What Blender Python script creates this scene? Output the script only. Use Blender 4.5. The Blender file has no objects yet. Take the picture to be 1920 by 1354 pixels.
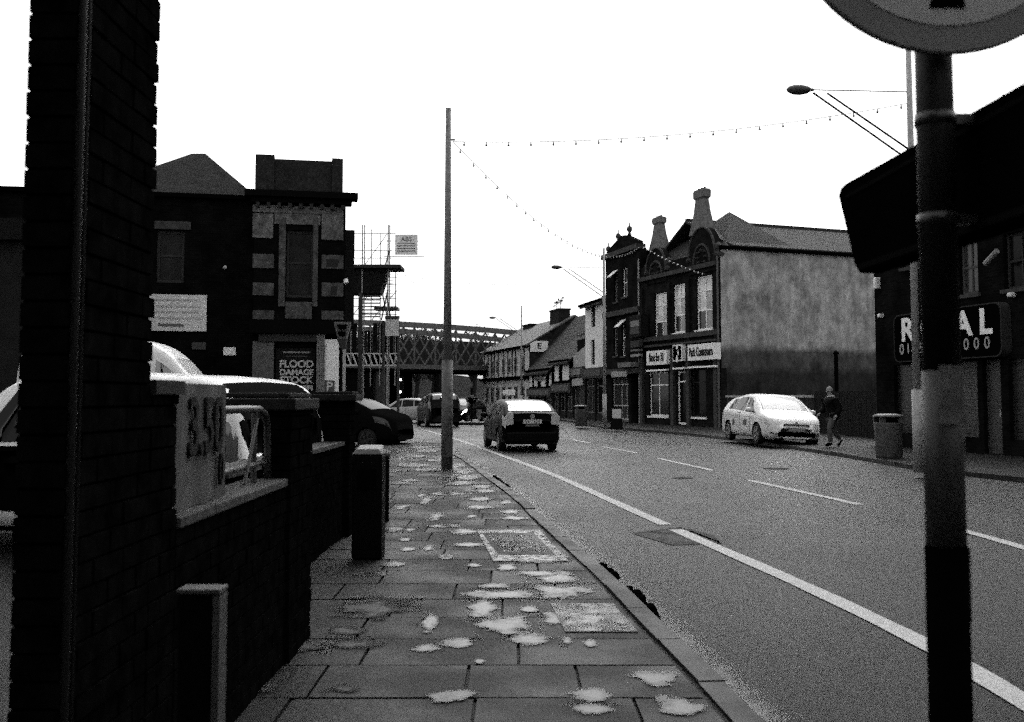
import bpy, bmesh, math, random
from mathutils import Vector, Matrix
random.seed(7)
PI = math.pi
sc = bpy.context.scene
C = sc.collection

# ------------------------------------------------------------------ camera, light, exposure
TH = math.radians(3.6); FPX = 1900.0; CX = 960.0; CY = 745 - FPX*math.tan(TH); CH = 1.55
cam_d = bpy.data.cameras.new('camera'); cam = bpy.data.objects.new('camera', cam_d); C.objects.link(cam)
cam.location = (0, 0, CH); cam.rotation_euler = (PI/2 + TH, 0, 0)
cam_d.sensor_width = 36; cam_d.lens = 36*FPX/1920; cam_d.shift_y = -(677-CY)/1920
cam_d.clip_start = 0.05; cam_d.clip_end = 3000
cam_d.dof.use_dof = True; cam_d.dof.focus_distance = 32; cam_d.dof.aperture_fstop = 5.0
sc.camera = cam

SUN_EL = math.radians(52); SUN_AZ = math.radians(18)      # ahead of the camera, a little to the right
w = bpy.data.worlds.new('World'); sc.world = w; w.use_nodes = True
nt = w.node_tree; nt.nodes.clear()
out = nt.nodes.new('ShaderNodeOutputWorld'); bg = nt.nodes.new('ShaderNodeBackground')
sky = nt.nodes.new('ShaderNodeTexSky'); sky.sky_type = 'NISHITA'; sky.sun_disc = False
sky.sun_elevation = SUN_EL; sky.sun_rotation = SUN_AZ; sky.air_density = 1.5; sky.dust_density = 5
bw = nt.nodes.new('ShaderNodeRGBToBW'); mx = nt.nodes.new('ShaderNodeMath'); mx.operation = 'MULTIPLY_ADD'
mx.inputs[1].default_value = 1.1; mx.inputs[2].default_value = 3.6      # overcast: cloud sheet over the clear sky
nt.links.new(sky.outputs[0], bw.inputs[0]); nt.links.new(bw.outputs[0], mx.inputs[0]); nt.links.new(mx.outputs[0], bg.inputs[0])
bg.inputs[1].default_value = 0.12
nt.links.new(bg.outputs[0], out.inputs[0])
sun_d = bpy.data.lights.new('sun', 'SUN'); sun = bpy.data.objects.new('sun', sun_d); C.objects.link(sun)
sun_d.energy = 0.6; sun_d.angle = math.radians(25)
sdir = Vector((math.sin(SUN_AZ)*math.cos(SUN_EL), math.cos(SUN_AZ)*math.cos(SUN_EL), math.sin(SUN_EL)))
sun.rotation_euler = sdir.to_track_quat('Z', 'Y').to_euler()
sc.view_settings.view_transform = 'Standard'; sc.view_settings.look = 'None'
sc.view_settings.exposure = 0.35; sc.view_settings.gamma = 1.0; sc.view_settings.use_curve_mapping = False
sc.cycles.use_denoising = False
sc.cycles.use_adaptive_sampling = True; sc.cycles.adaptive_threshold = 0.12; sc.cycles.adaptive_min_samples = 12
sc.cycles.max_bounces = 5
sc.render.filter_size = 2.3

# ------------------------------------------------------------------ where a line of sight meets the place
def ray(px, py):
    u = (px-CX)/FPX; v = (CY-py)/FPX
    return Vector((u, math.cos(TH)-v*math.sin(TH), math.sin(TH)+v*math.cos(TH)))
def at(px, py, Y):
    r = ray(px, py); t = Y/r.y
    return Vector((r.x*t, Y, CH+r.z*t))
def gp(px, py, z=0.0):
    r = ray(px, py); t = (z-CH)/r.z
    return Vector((r.x*t, r.y*t, z))

class Frame:                       # an upright wall plane: s along it, o out of it, z up
    def __init__(f, a, b):
        f.a = Vector((a[0], a[1], 0)); v = Vector((b[0]-a[0], b[1]-a[1], 0)); f.L = v.length
        f.d = v.normalized(); f.n = Vector((f.d.y, -f.d.x, 0))
    def p(f, s, o, z): return f.a + f.d*s + f.n*o + Vector((0, 0, z))
    def hit(f, px, py, o=0):
        r = ray(px, py); c = Vector((0, 0, CH)); t = (f.a+f.n*o-c).dot(f.n)/r.dot(f.n)
        q = c + r*t - f.a
        return q.dot(f.d), (c+r*t).z

# ------------------------------------------------------------------ materials
MATS = {}
def mat(name, v, rough=0.8, spec=0.08, scale=0, amt=0.0, bump=0.0, metal=0.0, emit=0.0, coat=0.0, scale2=0, amt2=0.0, stretch=(1, 1, 1)):
    if name in MATS: return MATS[name]
    m = bpy.data.materials.new(name); m.use_nodes = True; t = m.node_tree; b = t.nodes['Principled BSDF']
    b.inputs['Base Color'].default_value = (v, v, v, 1); b.inputs['Roughness'].default_value = rough
    b.inputs['Specular IOR Level'].default_value = spec; b.inputs['Metallic'].default_value = metal
    b.inputs['Coat Weight'].default_value = coat; b.inputs['Coat Roughness'].default_value = 0.05
    if emit: b.inputs['Emission Color'].default_value = (1, 1, 1, 1); b.inputs['Emission Strength'].default_value = emit
    if scale:
        g = t.nodes.new('ShaderNodeNewGeometry'); mp = t.nodes.new('ShaderNodeMapping'); mp.inputs['Scale'].default_value = stretch
        t.links.new(g.outputs['Position'], mp.inputs[0])
        n = t.nodes.new('ShaderNodeTexNoise'); n.inputs['Scale'].default_value = scale; n.inputs['Detail'].default_value = 6; n.inputs['Roughness'].default_value = 0.65
        t.links.new(mp.outputs[0], n.inputs[0])
        r = t.nodes.new('ShaderNodeMapRange'); r.inputs[1].default_value = 0.3; r.inputs[2].default_value = 0.7
        r.inputs[3].default_value = v*(1-amt); r.inputs[4].default_value = v*(1+amt)
        t.links.new(n.outputs[0], r.inputs[0]); last = r.outputs[0]
        if scale2:
            n2 = t.nodes.new('ShaderNodeTexNoise'); n2.inputs['Scale'].default_value = scale2; n2.inputs['Detail'].default_value = 4
            t.links.new(mp.outputs[0], n2.inputs[0])
            r2 = t.nodes.new('ShaderNodeMapRange'); r2.inputs[1].default_value = 0.35; r2.inputs[2].default_value = 0.65
            r2.inputs[3].default_value = 1-amt2; r2.inputs[4].default_value = 1+amt2
            t.links.new(n2.outputs[0], r2.inputs[0]); mu = t.nodes.new('ShaderNodeMath'); mu.operation = 'MULTIPLY'
            t.links.new(last, mu.inputs[0]); t.links.new(r2.outputs[0], mu.inputs[1]); last = mu.outputs[0]
        t.links.new(last, b.inputs['Base Color'])
        if bump:
            bp = t.nodes.new('ShaderNodeBump'); bp.inputs['Strength'].default_value = bump; bp.inputs['Distance'].default_value = 0.02
            t.links.new(n.outputs[0], bp.inputs['Height']); t.links.new(bp.outputs[0], b.inputs['Normal'])
    MATS[name] = m
    return m
def wetmat(name, v, scale, lo, hi, rdry, rwet, wscale, wmul=1.0, spec=0.5, amt=0.35, bump=0.2, stretch=(1, 1, 1), v2=0.3):
    """surface with damp and dry areas: the damp ones are smoother and so mirror the sky"""
    m = mat(name, v, rdry, spec, scale, amt, bump, scale2=wscale*1.7, amt2=v2); t = m.node_tree; b = t.nodes['Principled BSDF']
    g = t.nodes.new('ShaderNodeNewGeometry'); n = t.nodes.new('ShaderNodeTexNoise'); n.inputs['Scale'].default_value = wscale; n.inputs['Detail'].default_value = 5
    mp = t.nodes.new('ShaderNodeMapping'); mp.inputs['Scale'].default_value = stretch; mp.inputs['Rotation'].default_value = (0, 0, 0.15); t.links.new(g.outputs['Position'], mp.inputs[0]); t.links.new(mp.outputs[0], n.inputs[0])
    r = t.nodes.new('ShaderNodeMapRange'); r.inputs[1].default_value = lo; r.inputs[2].default_value = hi
    r.inputs[3].default_value = rdry; r.inputs[4].default_value = rwet
    t.links.new(n.outputs[0], r.inputs[0]); t.links.new(r.outputs[0], b.inputs['Roughness'])
    return m
def brickmat(name, v, mortar, rot=0.0, w_=0.225, h_=0.075, amt=0.3):
    if name in MATS: return MATS[name]
    m = bpy.data.materials.new(name); m.use_nodes = True; t = m.node_tree; b = t.nodes['Principled BSDF']
    b.inputs['Roughness'].default_value = 0.9; b.inputs['Specular IOR Level'].default_value = 0.0
    g = t.nodes.new('ShaderNodeNewGeometry'); sp = t.nodes.new('ShaderNodeSeparateXYZ'); t.links.new(g.outputs['Position'], sp.inputs[0])
    dx = t.nodes.new('ShaderNodeMath'); dx.operation = 'MULTIPLY'; dx.inputs[1].default_value = math.cos(rot); t.links.new(sp.outputs[0], dx.inputs[0])
    dy = t.nodes.new('ShaderNodeMath'); dy.operation = 'MULTIPLY_ADD'; dy.inputs[1].default_value = math.sin(rot)
    t.links.new(sp.outputs[1], dy.inputs[0]); t.links.new(dx.outputs[0], dy.inputs[2])
    cb = t.nodes.new('ShaderNodeCombineXYZ'); t.links.new(dy.outputs[0], cb.inputs[0]); t.links.new(sp.outputs[2], cb.inputs[1])
    br = t.nodes.new('ShaderNodeTexBrick'); br.inputs['Scale'].default_value = 1; br.inputs['Brick Width'].default_value = w_; br.inputs['Row Height'].default_value = h_
    br.inputs['Mortar Size'].default_value = 0.008
    for i, c in (('Color1', v*(1-amt)), ('Color2', v*(1+amt)), ('Mortar', mortar)): br.inputs[i].default_value = (c, c, c, 1)
    t.links.new(cb.outputs[0], br.inputs[0])
    n = t.nodes.new('ShaderNodeTexNoise'); n.inputs['Scale'].default_value = 1.3; n.inputs['Detail'].default_value = 6; t.links.new(g.outputs['Position'], n.inputs[0])
    r = t.nodes.new('ShaderNodeMapRange'); r.inputs[1].default_value = 0.3; r.inputs[2].default_value = 0.7; r.inputs[3].default_value = 0.55; r.inputs[4].default_value = 1.5
    t.links.new(n.outputs[0], r.inputs[0])
    vm = t.nodes.new('ShaderNodeVectorMath'); vm.operation = 'SCALE'; t.links.new(br.outputs[0], vm.inputs[0]); t.links.new(r.outputs[0], vm.inputs['Scale'])
    t.links.new(vm.outputs[0], b.inputs['Base Color'])
    MATS[name] = m
    return m

BLACK = mat('black_paint', 0.003, 0.5, 0.03)
SOOT = mat('soot_black', 0.002, 0.9, 0.0)
DBRICK = mat('dark_brick', 0.0028, 0.9, 0.0, 9, 0.7, 0.3)
MORTAR = mat('dark_mortar', 0.0012, 0.95, 0.0, 20, 0.4)
SLATE = mat('roof_slate', 0.028, 0.8, 0.12, 3, 0.35, 0.1, scale2=25, amt2=0.35)
STONE = mat('weathered_stone', 0.13, 0.9, 0.1, 4, 0.45, 0.3, scale2=14, amt2=0.3)
STONED = mat('sooty_stone', 0.045, 0.9, 0.1, 4, 0.5, 0.3, scale2=14, amt2=0.3)
WHITE = mat('white_board', 0.75, 0.6, 0.2, 3, 0.06)
WPAINT = mat('white_window_paint', 0.80, 0.5, 0.3)
GLASSD = mat('dark_glass', 0.005, 0.15, 0.08)
GLASSG = mat('grey_glass', 0.03, 0.15, 0.3, 2, 0.4)
GLASSB = mat('bright_glass', 0.55, 0.15, 0.6, 1.2, 0.45)  # pale base stands in for sky reflection and curtains behind
STEEL = mat('galvanised_steel', 0.26, 0.5, 0.5, 6, 0.2)
STEELD = mat('dark_steel', 0.03, 0.5, 0.4, 6, 0.3)
RUBBER = mat('tyre_rubber', 0.008, 0.8, 0.2)
RIM = mat('wheel_rim', 0.22, 0.35, 0.5, metal=0.6)

# ------------------------------------------------------------------ object helpers
def settags(o, label=None, cat=None, group=None, kind=None):
    if label: o['label'] = label
    if cat: o['category'] = cat
    if group: o['group'] = group
    if kind: o['kind'] = kind
    return o
def thing(name, loc, label, cat, group=None, rz=0.0):
    o = bpy.data.objects.new(name, None); o.empty_display_size = 0.2; C.objects.link(o)
    o.location = loc; o.rotation_euler = (0, 0, rz)
    return settags(o, label, cat, group)
def origin_of(p):
    m = Matrix.Identity(4)
    while p is not None:
        m = p.matrix_basis @ m; p = p.parent
    return m
class MB:
    def __init__(s): s.v = []; s.f = []; s.sm = False
    def face(s, pts):
        i = len(s.v); s.v += [Vector(p) for p in pts]; s.f.append(tuple(range(i, i+len(pts))))
    def hexa(s, q):                 # q: 8 corners, bottom ring then top ring, both anticlockwise from above
        i = len(s.v); s.v += [Vector(p) for p in q]
        for a in ((3, 2, 1, 0), (4, 5, 6, 7), (0, 1, 5, 4), (1, 2, 6, 5), (2, 3, 7, 6), (3, 0, 4, 7)): s.f.append(tuple(i+k for k in a))
        return s
    def box(s, x0, x1, y0, y1, z0, z1):
        return s.hexa([(x0, y0, z0), (x1, y0, z0), (x1, y1, z0), (x0, y1, z0), (x0, y0, z1), (x1, y0, z1), (x1, y1, z1), (x0, y1, z1)])
    def fbox(s, F, s0, s1, z0, z1, o0, o1):
        if s1 < s0: s0, s1 = s1, s0
        if z1 < z0: z0, z1 = z1, z0
        if o1 < o0: o0, o1 = o1, o0
        return s.hexa([F.p(s0, o1, z0), F.p(s1, o1, z0), F.p(s1, o0, z0), F.p(s0, o0, z0), F.p(s0, o1, z1), F.p(s1, o1, z1), F.p(s1, o0, z1), F.p(s0, o0, z1)])
    def tube(s, pts, r, n=8, r1=None, caps=True):
        pts = [Vector(p) for p in pts]; m = len(pts); r1 = r if r1 is None else r1; i0 = len(s.v)
        for k, p in enumerate(pts):
            t = (pts[min(k+1, m-1)]-pts[max(k-1, 0)]).normalized()
            a = t.cross(Vector((0, 0, 1)))
            if a.length < 1e-3: a = Vector((1, 0, 0))
            a.normalize(); b = t.cross(a).normalized(); rr = r+(r1-r)*k/(m-1)
            for j in range(n):
                g = 2*PI*j/n; s.v.append(p+a*math.cos(g)*rr+b*math.sin(g)*rr)
        for k in range(m-1):
            for j in range(n):
                a0 = i0+k*n+j; a1 = i0+k*n+(j+1) % n
                s.f.append((a0, a1, a1+n, a0+n))
        if caps:
            s.f.append(tuple(i0+j for j in range(n))); s.f.append(tuple(i0+(m-1)*n+j for j in reversed(range(n))))
        return s
    def lathe(s, prof, c=(0, 0, 0), n=16, ax='z'):
        i0 = len(s.v); c = Vector(c)
        for (r, h) in prof:
            for j in range(n):
                g = 2*PI*j/n
                p = Vector((r*math.cos(g), r*math.sin(g), h)) if ax == 'z' else (Vector((r*math.cos(g), h, r*math.sin(g))) if ax == 'y' else Vector((h, r*math.cos(g), r*math.sin(g))))
                s.v.append(c+p)
        for k in range(len(prof)-1):
            for j in range(n):
                a0 = i0+k*n+j; a1 = i0+k*n+(j+1) % n
                s.f.append((a0, a1, a1+n, a0+n))
        s.f.append(tuple(i0+j for j in reversed(range(n)))); s.f.append(tuple(i0+(len(prof)-1)*n+j for j in range(n)))
        return s
    def prism(s, poly, fn, h):      # poly of 2D points; fn(a,b,c)->3D; extruded c from h[0] to h[1]
        n = len(poly); i = len(s.v)
        s.v += [Vector(fn(a, b, h[0])) for a, b in poly]+[Vector(fn(a, b, h[1])) for a, b in poly]
        s.f.append(tuple(range(i, i+n))); s.f.append(tuple(range(i+2*n-1, i+n-1, -1)))
        for k in range(n):
            k2 = (k+1) % n; s.f.append((i+k2, i+k, i+n+k, i+n+k2))
        return s
    def build(s, name, m, parent=None, smooth=False, world=True, kind=None, label=None, cat=None, group=None, bevel=0, clean=True, loc=None):
        me = bpy.data.meshes.new(name)
        vs = s.v
        if parent is not None and world:
            inv = origin_of(parent).inverted(); vs = [inv @ v for v in vs]
        off = None
        if parent is None:
            if loc is None:
                xs = [v.x for v in vs]; ys = [v.y for v in vs]; zs = [v.z for v in vs]
                off = Vector(((min(xs)+max(xs))/2, (min(ys)+max(ys))/2, min(zs)))
            else: off = Vector(loc)
            vs = [v-off for v in vs]
        me.from_pydata([tuple(v) for v in vs], [], s.f); me.update()
        bm = bmesh.new(); bm.from_mesh(me)
        if clean: bmesh.ops.recalc_face_normals(bm, faces=bm.faces)
        if smooth:
            bmesh.ops.remove_doubles(bm, verts=bm.verts, dist=1e-4)
            for f in bm.faces: f.smooth = True
        bm.to_mesh(me); bm.free()
        me.materials.append(m)
        o = bpy.data.objects.new(name, me); C.objects.link(o)
        if parent is not None: o.parent = parent
        else: o.location = off
        if bevel:
            bv = o.modifiers.new('bevel', 'BEVEL'); bv.width = bevel; bv.segments = 2; bv.limit_method = 'ANGLE'
        return settags(o, label, cat, group, kind)
def wall_cells(mb, F, s0, s1, z0, z1, ops, o0, o1):
    """a wall with real openings: ops = [(s0,s1,z0,z1)]"""
    ss = sorted({s0, s1, *[max(s0, min(s1, v)) for o in ops for v in o[:2]]}); zz = sorted({z0, z1, *[max(z0, min(z1, v)) for o in ops for v in o[2:]]})
    for a, b in zip(ss, ss[1:]):
        run = None
        for c, d in zip(zz, zz[1:]):
            m = ((a+b)/2, (c+d)/2)
            hole = any(o[0] < m[0] < o[1] and o[2] < m[1] < o[3] for o in ops)
            if hole:
                if run: mb.fbox(F, a, b, run[0], run[1], o0, o1); run = None
            else: run = (run[0], d) if run else (c, d)
        if run: mb.fbox(F, a, b, run[0], run[1], o0, o1)
def window(F, root, s0, s1, z0, z1, fm, gm, o=-0.12, bars=((), (0.5,)), fw=0.07, curtain=False, name='window', sill=None):
    if s1 < s0: s0, s1 = s1, s0
    if z1 < z0: z0, z1 = z1, z0
    m = MB(); t = 0.06
    e = 0.003
    m.fbox(F, s0+e, s0+fw, z0+e, z1-e, o-t, o); m.fbox(F, s1-fw, s1-e, z0+e, z1-e, o-t, o)
    m.fbox(F, s0+fw, s1-fw, z1-fw, z1-e, o-t, o); m.fbox(F, s0+fw, s1-fw, z0+e, z0+fw, o-t, o)
    xs = [s0+fw]+[s0+(s1-s0)*b for b in bars[0]]+[s1-fw]; zs = [z0+fw]+[z0+(z1-z0)*b for b in bars[1]]+[z1-fw]
    for b in xs[1:-1]: m.fbox(F, b-fw*0.35, b+fw*0.35, z0+fw, z1-fw, o-t, o-0.008)
    for b in zs[1:-1]: m.fbox(F, s0+fw, s1-fw, b-fw*0.4, b+fw*0.4, o-t, o-0.004)
    fr = m.build(name, fm, root)
    for a, b in zip(xs, xs[1:]):
        for ir, (c, d) in enumerate(zip(zs, zs[1:])):
            g = MB().fbox(F, a+0.01, b-0.01, c+0.01, d-0.01, o-0.045, o-0.03); g.build('pane', gm[(ir*2+(a > xs[0])) % len(gm)] if isinstance(gm, list) else gm, fr)
    if sill is not None: MB().fbox(F, s0-0.08, s1+0.08, z0-0.1, z0-0.003, -0.1, 0.07).build('sill', sill, fr)
    return fr
def to_mesh(ob):
    dg = bpy.context.evaluated_depsgraph_get(); me = bpy.data.meshes.new_from_object(ob.evaluated_get(dg)); cu = ob.data
    o = bpy.data.objects.new('lettering', me); C.objects.link(o); o.parent = ob.parent; o.matrix_basis = ob.matrix_basis.copy()
    if not me.materials: me.materials.append(cu.materials[0])
    bpy.data.objects.remove(ob); return o
def text(body, F, s, z, o, size, m, parent, name='lettering', sx=1.0, align='CENTER', bold=0.0, ext=0.006, fit=None):
    cu = bpy.data.curves.new(name, 'FONT'); cu.body = body; cu.size = size; cu.align_x = align; cu.align_y = 'CENTER'; cu.extrude = ext; cu.offset = bold
    cu.materials.append(m); ob = bpy.data.objects.new(name, cu); C.objects.link(ob); ob.parent = parent
    M = Matrix.Identity(4); P = F.p(s, o, z)
    if fit:
        bpy.context.view_layer.update(); sx = fit/max(0.01, ob.dimensions.x)
    for i in range(3):
        M[i][0] = F.d[i]*sx; M[i][1] = (0, 0, 1)[i]; M[i][2] = F.n[i]; M[i][3] = P[i]
    ob.matrix_basis = origin_of(parent).inverted() @ M
    return to_mesh(ob)
def copy_tree(o, parent=None):
    c = o.copy(); C.objects.link(c); c.parent = parent
    for ch in list(o.children): copy_tree(ch, c)
    return c
def interp(tab, x):
    if x <= tab[0][0]: return tab[0][1]
    if x >= tab[-1][0]: return tab[-1][1]
    for (a, b), (c, d) in zip(tab, tab[1:]):
        if a <= x <= c:
            t = (x-a)/(c-a); return b+(d-b)*t
def smooth_tab(tab, n=8):
    r = []
    P = [tab[0]]+list(tab)+[tab[-1]]
    for i in range(1, len(P)-2):
        for k in range(n):
            t = k/n; p0, p1, p2, p3 = P[i-1], P[i], P[i+1], P[i+2]
            x = p1[0]+(p2[0]-p1[0])*t
            m1 = (p2[1]-p0[1])/max(1e-6, p2[0]-p0[0]); m2 = (p3[1]-p1[1])/max(1e-6, p3[0]-p1[0]); h = p2[0]-p1[0]
            y = (2*t**3-3*t**2+1)*p1[1]+(t**3-2*t**2+t)*m1*h+(-2*t**3+3*t**2)*p2[1]+(t**3-t**2)*m2*h
            r.append((x, y))
    r.append(tab[-1]); return r

# ------------------------------------------------------------------ ground, road, pavements
ASPH = wetmat('asphalt', 0.0030, 85, 0.38, 0.62, 0.50, 0.30, 0.35, amt=0.9, bump=0.8, spec=0.165, stretch=(1.0, 0.45, 1), v2=0.5)
GROUND = mat('earth', 0.03, 0.95, 0.05, 2, 0.4)
SLAB = wetmat('damp_paving', 0.0065, 18, 0.42, 0.62, 0.65, 0.40, 1.2, amt=0.55, bump=0.45, spec=0.10)
SLABS = [SLAB]+[wetmat('damp_paving_%s' % n, v, 18, 0.42, 0.62, 0.65, 0.40, 1.4, amt=0.55, bump=0.45, spec=0.10) for n, v in (('darker', 0.0045), ('paler', 0.009))]
JOINT = mat('wet_dirt_joint', 0.006, 0.8, 0.2)
KERB = wetmat('kerb_granite', 0.012, 14, 0.4, 0.65, 0.6, 0.38, 2.0, amt=0.5, bump=0.3, spec=0.14)
WATER = mat('rain_water', 0.025, 0.10, 0.55, 30, 0.3, 0.02)
LINE = mat('road_paint', 0.25, 0.6, 0.2, 25, 0.22, 0.1, scale2=90, amt2=0.2)
GUT = wetmat('gutter_silt', 0.045, 12, 0.3, 0.6, 0.5, 0.28, 2.0, amt=0.45, spec=0.35)

m = MB(); m.face([(-400, -60, -0.03), (400, -60, -0.03), (400, 900, -0.03), (-400, 900, -0.03)]); m.build('ground', GROUND, kind='structure')
m = MB()
for a, b in ((-12, 0), (0, 40), (40, 75), (75, 160)): m.face([(-60, a, 0), (45, a, 0), (45, b, 0), (-60, b, 0)])
m.build('road', ASPH, kind='structure')

PH = 0.10
LK = [(g.y, g.x) for g in (gp(*p, PH) for p in ((1440, 1354), (1330, 1245), (1250, 1172), (1140, 1068), (1040, 985), (985, 935), (930, 897), (880, 862), (850, 846)))]
LK.sort(); LK = [(-8, 1.75), (0, 1.48)]+LK; yl, xl = LK[-1]; LK += [(yl+6, xl-0.55), (yl+8, xl-1.4), (yl+9.2, xl-3)]
LKs = smooth_tab(LK)
RKp = [gp(1130, 803), gp(1250, 813), gp(1344, 823), gp(1540, 851), gp(1640, 868), gp(1735, 884), gp(1920, 912)]
RK = sorted((g.y, g.x) for g in RKp); RK = [(-5, 11.2), (8, 10.6), (15, 10.0)]+[r for r in RK if r[0] > 18]+[(66, 3.2), (80, 0.2), (92, -2.6)]
RKs = smooth_tab(RK)
def lk(y): return interp(LKs, y)
def rk(y): return interp(RKs, y)

pav = settags(thing('pavement', (0, 0, 0), None, None), kind='structure')
# joints show the dark bed below the slabs
LB = [(-3, -1.22), (5.6, -1.24), (6.3, -1.75), (10.6, -1.76), (14, -2.6), (30, -4.2), (40, -5.6)]
YE = LK[-3][0]
m = MB(); ys = [-3+i*(YE+3)/60 for i in range(61)]
for a, b in zip(ys, ys[1:]):
    m.face([(interp(LB, a)-0.4, a, PH-0.022), (lk(a)-0.02, a, PH-0.022), (lk(b)-0.02, b, PH-0.022), (interp(LB, b)-0.4, b, PH-0.022)])
m.build('bedding', JOINT, pav)
y = 2.6; row = 0; far = MB()
while y < YE-0.7:
    dpt = 0.60; x1 = min(lk(y), lk(y+dpt))-0.185; x0 = min(interp(LB, y), interp(LB, y+dpt)); x = x1; first = True
    while x > x0:
        wd = random.choice((0.6, 0.75, 0.9, 0.9)) * random.uniform(0.94, 1.05)
        if first: wd = random.choice((0.35, 0.55, 0.8)); 
        xa = max(x-wd, x0-0.3); g = 0.009; h = PH+random.uniform(-0.002, 0.001); t1, t2 = random.uniform(-.0015, .0015), random.uniform(-.0015, .0015)
        xr0 = (lk(y)-0.185) if first else x; xr1 = (lk(y+dpt)-0.185) if first else x
        def J(): return random.uniform(-0.004, 0.004)
        q = [(xa+g+J(), y+g+J(), PH-0.05), (xr0-g, y+g, PH-0.05), (xr1-g, y+dpt-g, PH-0.05), (xa+g, y+dpt-g+J(), PH-0.05)]
        q += [(q[0][0], q[0][1], h+t1), (q[1][0], q[1][1], h), (q[2][0], q[2][1], h+t2), (q[3][0], q[3][1], h+t1+t2)]
        if y < 24:
            MB().hexa(q).build('paving_slab', random.choice(SLABS+[SLAB]), pav, clean=False)
        else: far.hexa(q)
        x = xa; first = False
    y += dpt; row += 1
far.build('distant_slabs', SLAB, pav, kind='stuff')
def kerb(fn, y0, y1, parent, side, L=0.9, w_=0.15, wob=0.006):
    y = y0
    while y < y1:
        t = (fn(y+0.05)-fn(y-0.05))/0.1; st = L/math.sqrt(1+t*t)
        a = Vector((fn(y), y, 0)); b = Vector((fn(y+st), y+st, 0)); dd = (b-a).normalized(); nn = Vector((dd.y, -dd.x, 0))*side
        h = PH+random.uniform(-wob, wob)
        a2 = a+dd*0.006; b2 = b-dd*0.006; j = nn*random.uniform(-0.006, 0.006)
        q = [a2+j, b2+j, b2+j-nn*w_, a2+j-nn*w_]
        if side > 0: q = [q[0], q[1], q[2], q[3]]
        m = MB(); m.hexa([v+Vector((0, 0, -0.03)) for v in q]+[v+Vector((0, 0, h))-(nn*0.012 if k in (0, 1) else nn*0) for k, v in enumerate(q)])
        m.build('kerb_stone', KERB, parent, clean=True)
        y += st
kerb(lk, 2.6, YE-0.4, pav, 1)

# far side pavement
pav2 = settags(thing('pavement', (0, 0, 0), None, None), kind='structure')
FA = [at(905, 780, 100), at(992, 780, 84), at(1037, 780, 76), at(1075, 780, 70.5), at(1098, 780, 66), at(1137, 780, 61.5), at(1204, 780, 56.5), at(1352, 780, 49)]
m = MB(); ys = [6+i*2 for i in range(44)]
def rb(y): return interp(sorted([(p.y, p.x+1.5) for p in FA]+[(0, 26), (45, 24)]), y)
for a, b in zip(ys, ys[1:]):
    m.face([(rk(a)+0.14, a, PH), (rb(a), a, PH), (rb(b), b, PH), (rk(b)+0.14, b, PH)])
m.build('footway', mat('far_paving', 0.010, 0.7, 0.12, 6, 0.4, 0.2, scale2=1.2, amt2=0.3), pav2)
kerb(rk, 14, 88, pav2, -1)

# gutter silt, road repairs, markings
m = MB(); ys = [2.6+i*0.16 for i in range(int((YE-4)/0.16))]
for i in range(len(ys)-1):
    a, b = ys[i], ys[i+1]
    m.face([(lk(a)-0.01, a, 0.004), (lk(a)+0.42, a, 0.004), (lk(b)+0.42, b, 0.004), (lk(b)-0.01, b, 0.004)])
go_ = m.build('gutter_silt', GUT, kind='structure', clean=False)
at_ = go_.data.attributes.new('spread', 'FLOAT', 'POINT')
for i_, d_ in enumerate(at_.data): d_.value = 1.0 if i_ % 4 in (0, 3) else 0.0
t_ = GUT.node_tree; an = t_.nodes.new('ShaderNodeAttribute'); an.attribute_name = 'spread'; g_ = t_.nodes.new('ShaderNodeNewGeometry'); n_ = t_.nodes.new('ShaderNodeTexNoise'); n_.inputs['Scale'].default_value = 4; n_.inputs['Detail'].default_value = 8; n_.inputs['Roughness'].default_value = .7
t_.links.new(g_.outputs['Position'], n_.inputs[0]); m_1 = t_.nodes.new('ShaderNodeMath'); m_1.operation = 'ADD'; t_.links.new(an.outputs['Fac'], m_1.inputs[0]); t_.links.new(n_.outputs[0], m_1.inputs[1])
r_1 = t_.nodes.new('ShaderNodeMapRange'); r_1.inputs[1].default_value = 0.85; r_1.inputs[2].default_value = 1.6; t_.links.new(m_1.outputs[0], r_1.inputs[0]); t_.links.new(r_1.outputs[0], t_.nodes['Principled BSDF'].inputs['Alpha'])
def strip(path, w_, z, name, m_, kind='structure', parent=None):
    mb = MB(); P = [Vector((x, y, z)) for x, y in path]
    for i, (a, b) in enumerate(zip(P, P[1:])):
        d0 = (P[min(i+1, len(P)-1)]-P[max(i-1, 0)]).normalized(); d1 = (P[min(i+2, len(P)-1)]-P[i]).normalized()
        n0 = Vector((d0.y, -d0.x, 0)); n1 = Vector((d1.y, -d1.x, 0)); j0 = 0.004*math.sin(i*5.1); j1 = 0.004*math.sin((i+1)*5.1)
        mb.face([a-n0*(w_/2+j0), a+n0*(w_/2+j0), b+n1*(w_/2+j1), b-n1*(w_/2+j1)])
    o = mb.build(name, m_, parent, kind=kind if parent is None else None); return o
EL = [gp(*p) for p in ((1920, 1318), (1740, 1212), (1500, 1096), (1290, 1004), (1150, 941), (1040, 892), (940, 854), (870, 829), (812, 811), (790, 806))]
ELs = smooth_tab([(g.y, g.x) for g in EL], 8)
ELs = [(2.0, ELs[0][1]+0.0)]+ELs
i1 = next(i for i, p in enumerate(ELs) if p[0] > gp(1255, 990).y)
strip([(x, y) for y, x in ELs[:i1]], 0.17, 0.008, 'road_marking', LINE)
strip([(x, y) for y, x in ELs[i1:]], 0.17, 0.008, 'road_marking', LINE)
CL = sorted((g.y, g.x) for g in (gp(*p) for p in ((1920, 1028), (1815, 998), (1612, 947), (1405, 901), (1337, 883), (1235, 860), (1195, 850), (1130, 838), (1105, 831), (1065, 823), (1030, 816))))
CLs = smooth_tab([(0, 5.6)]+CL)
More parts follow.
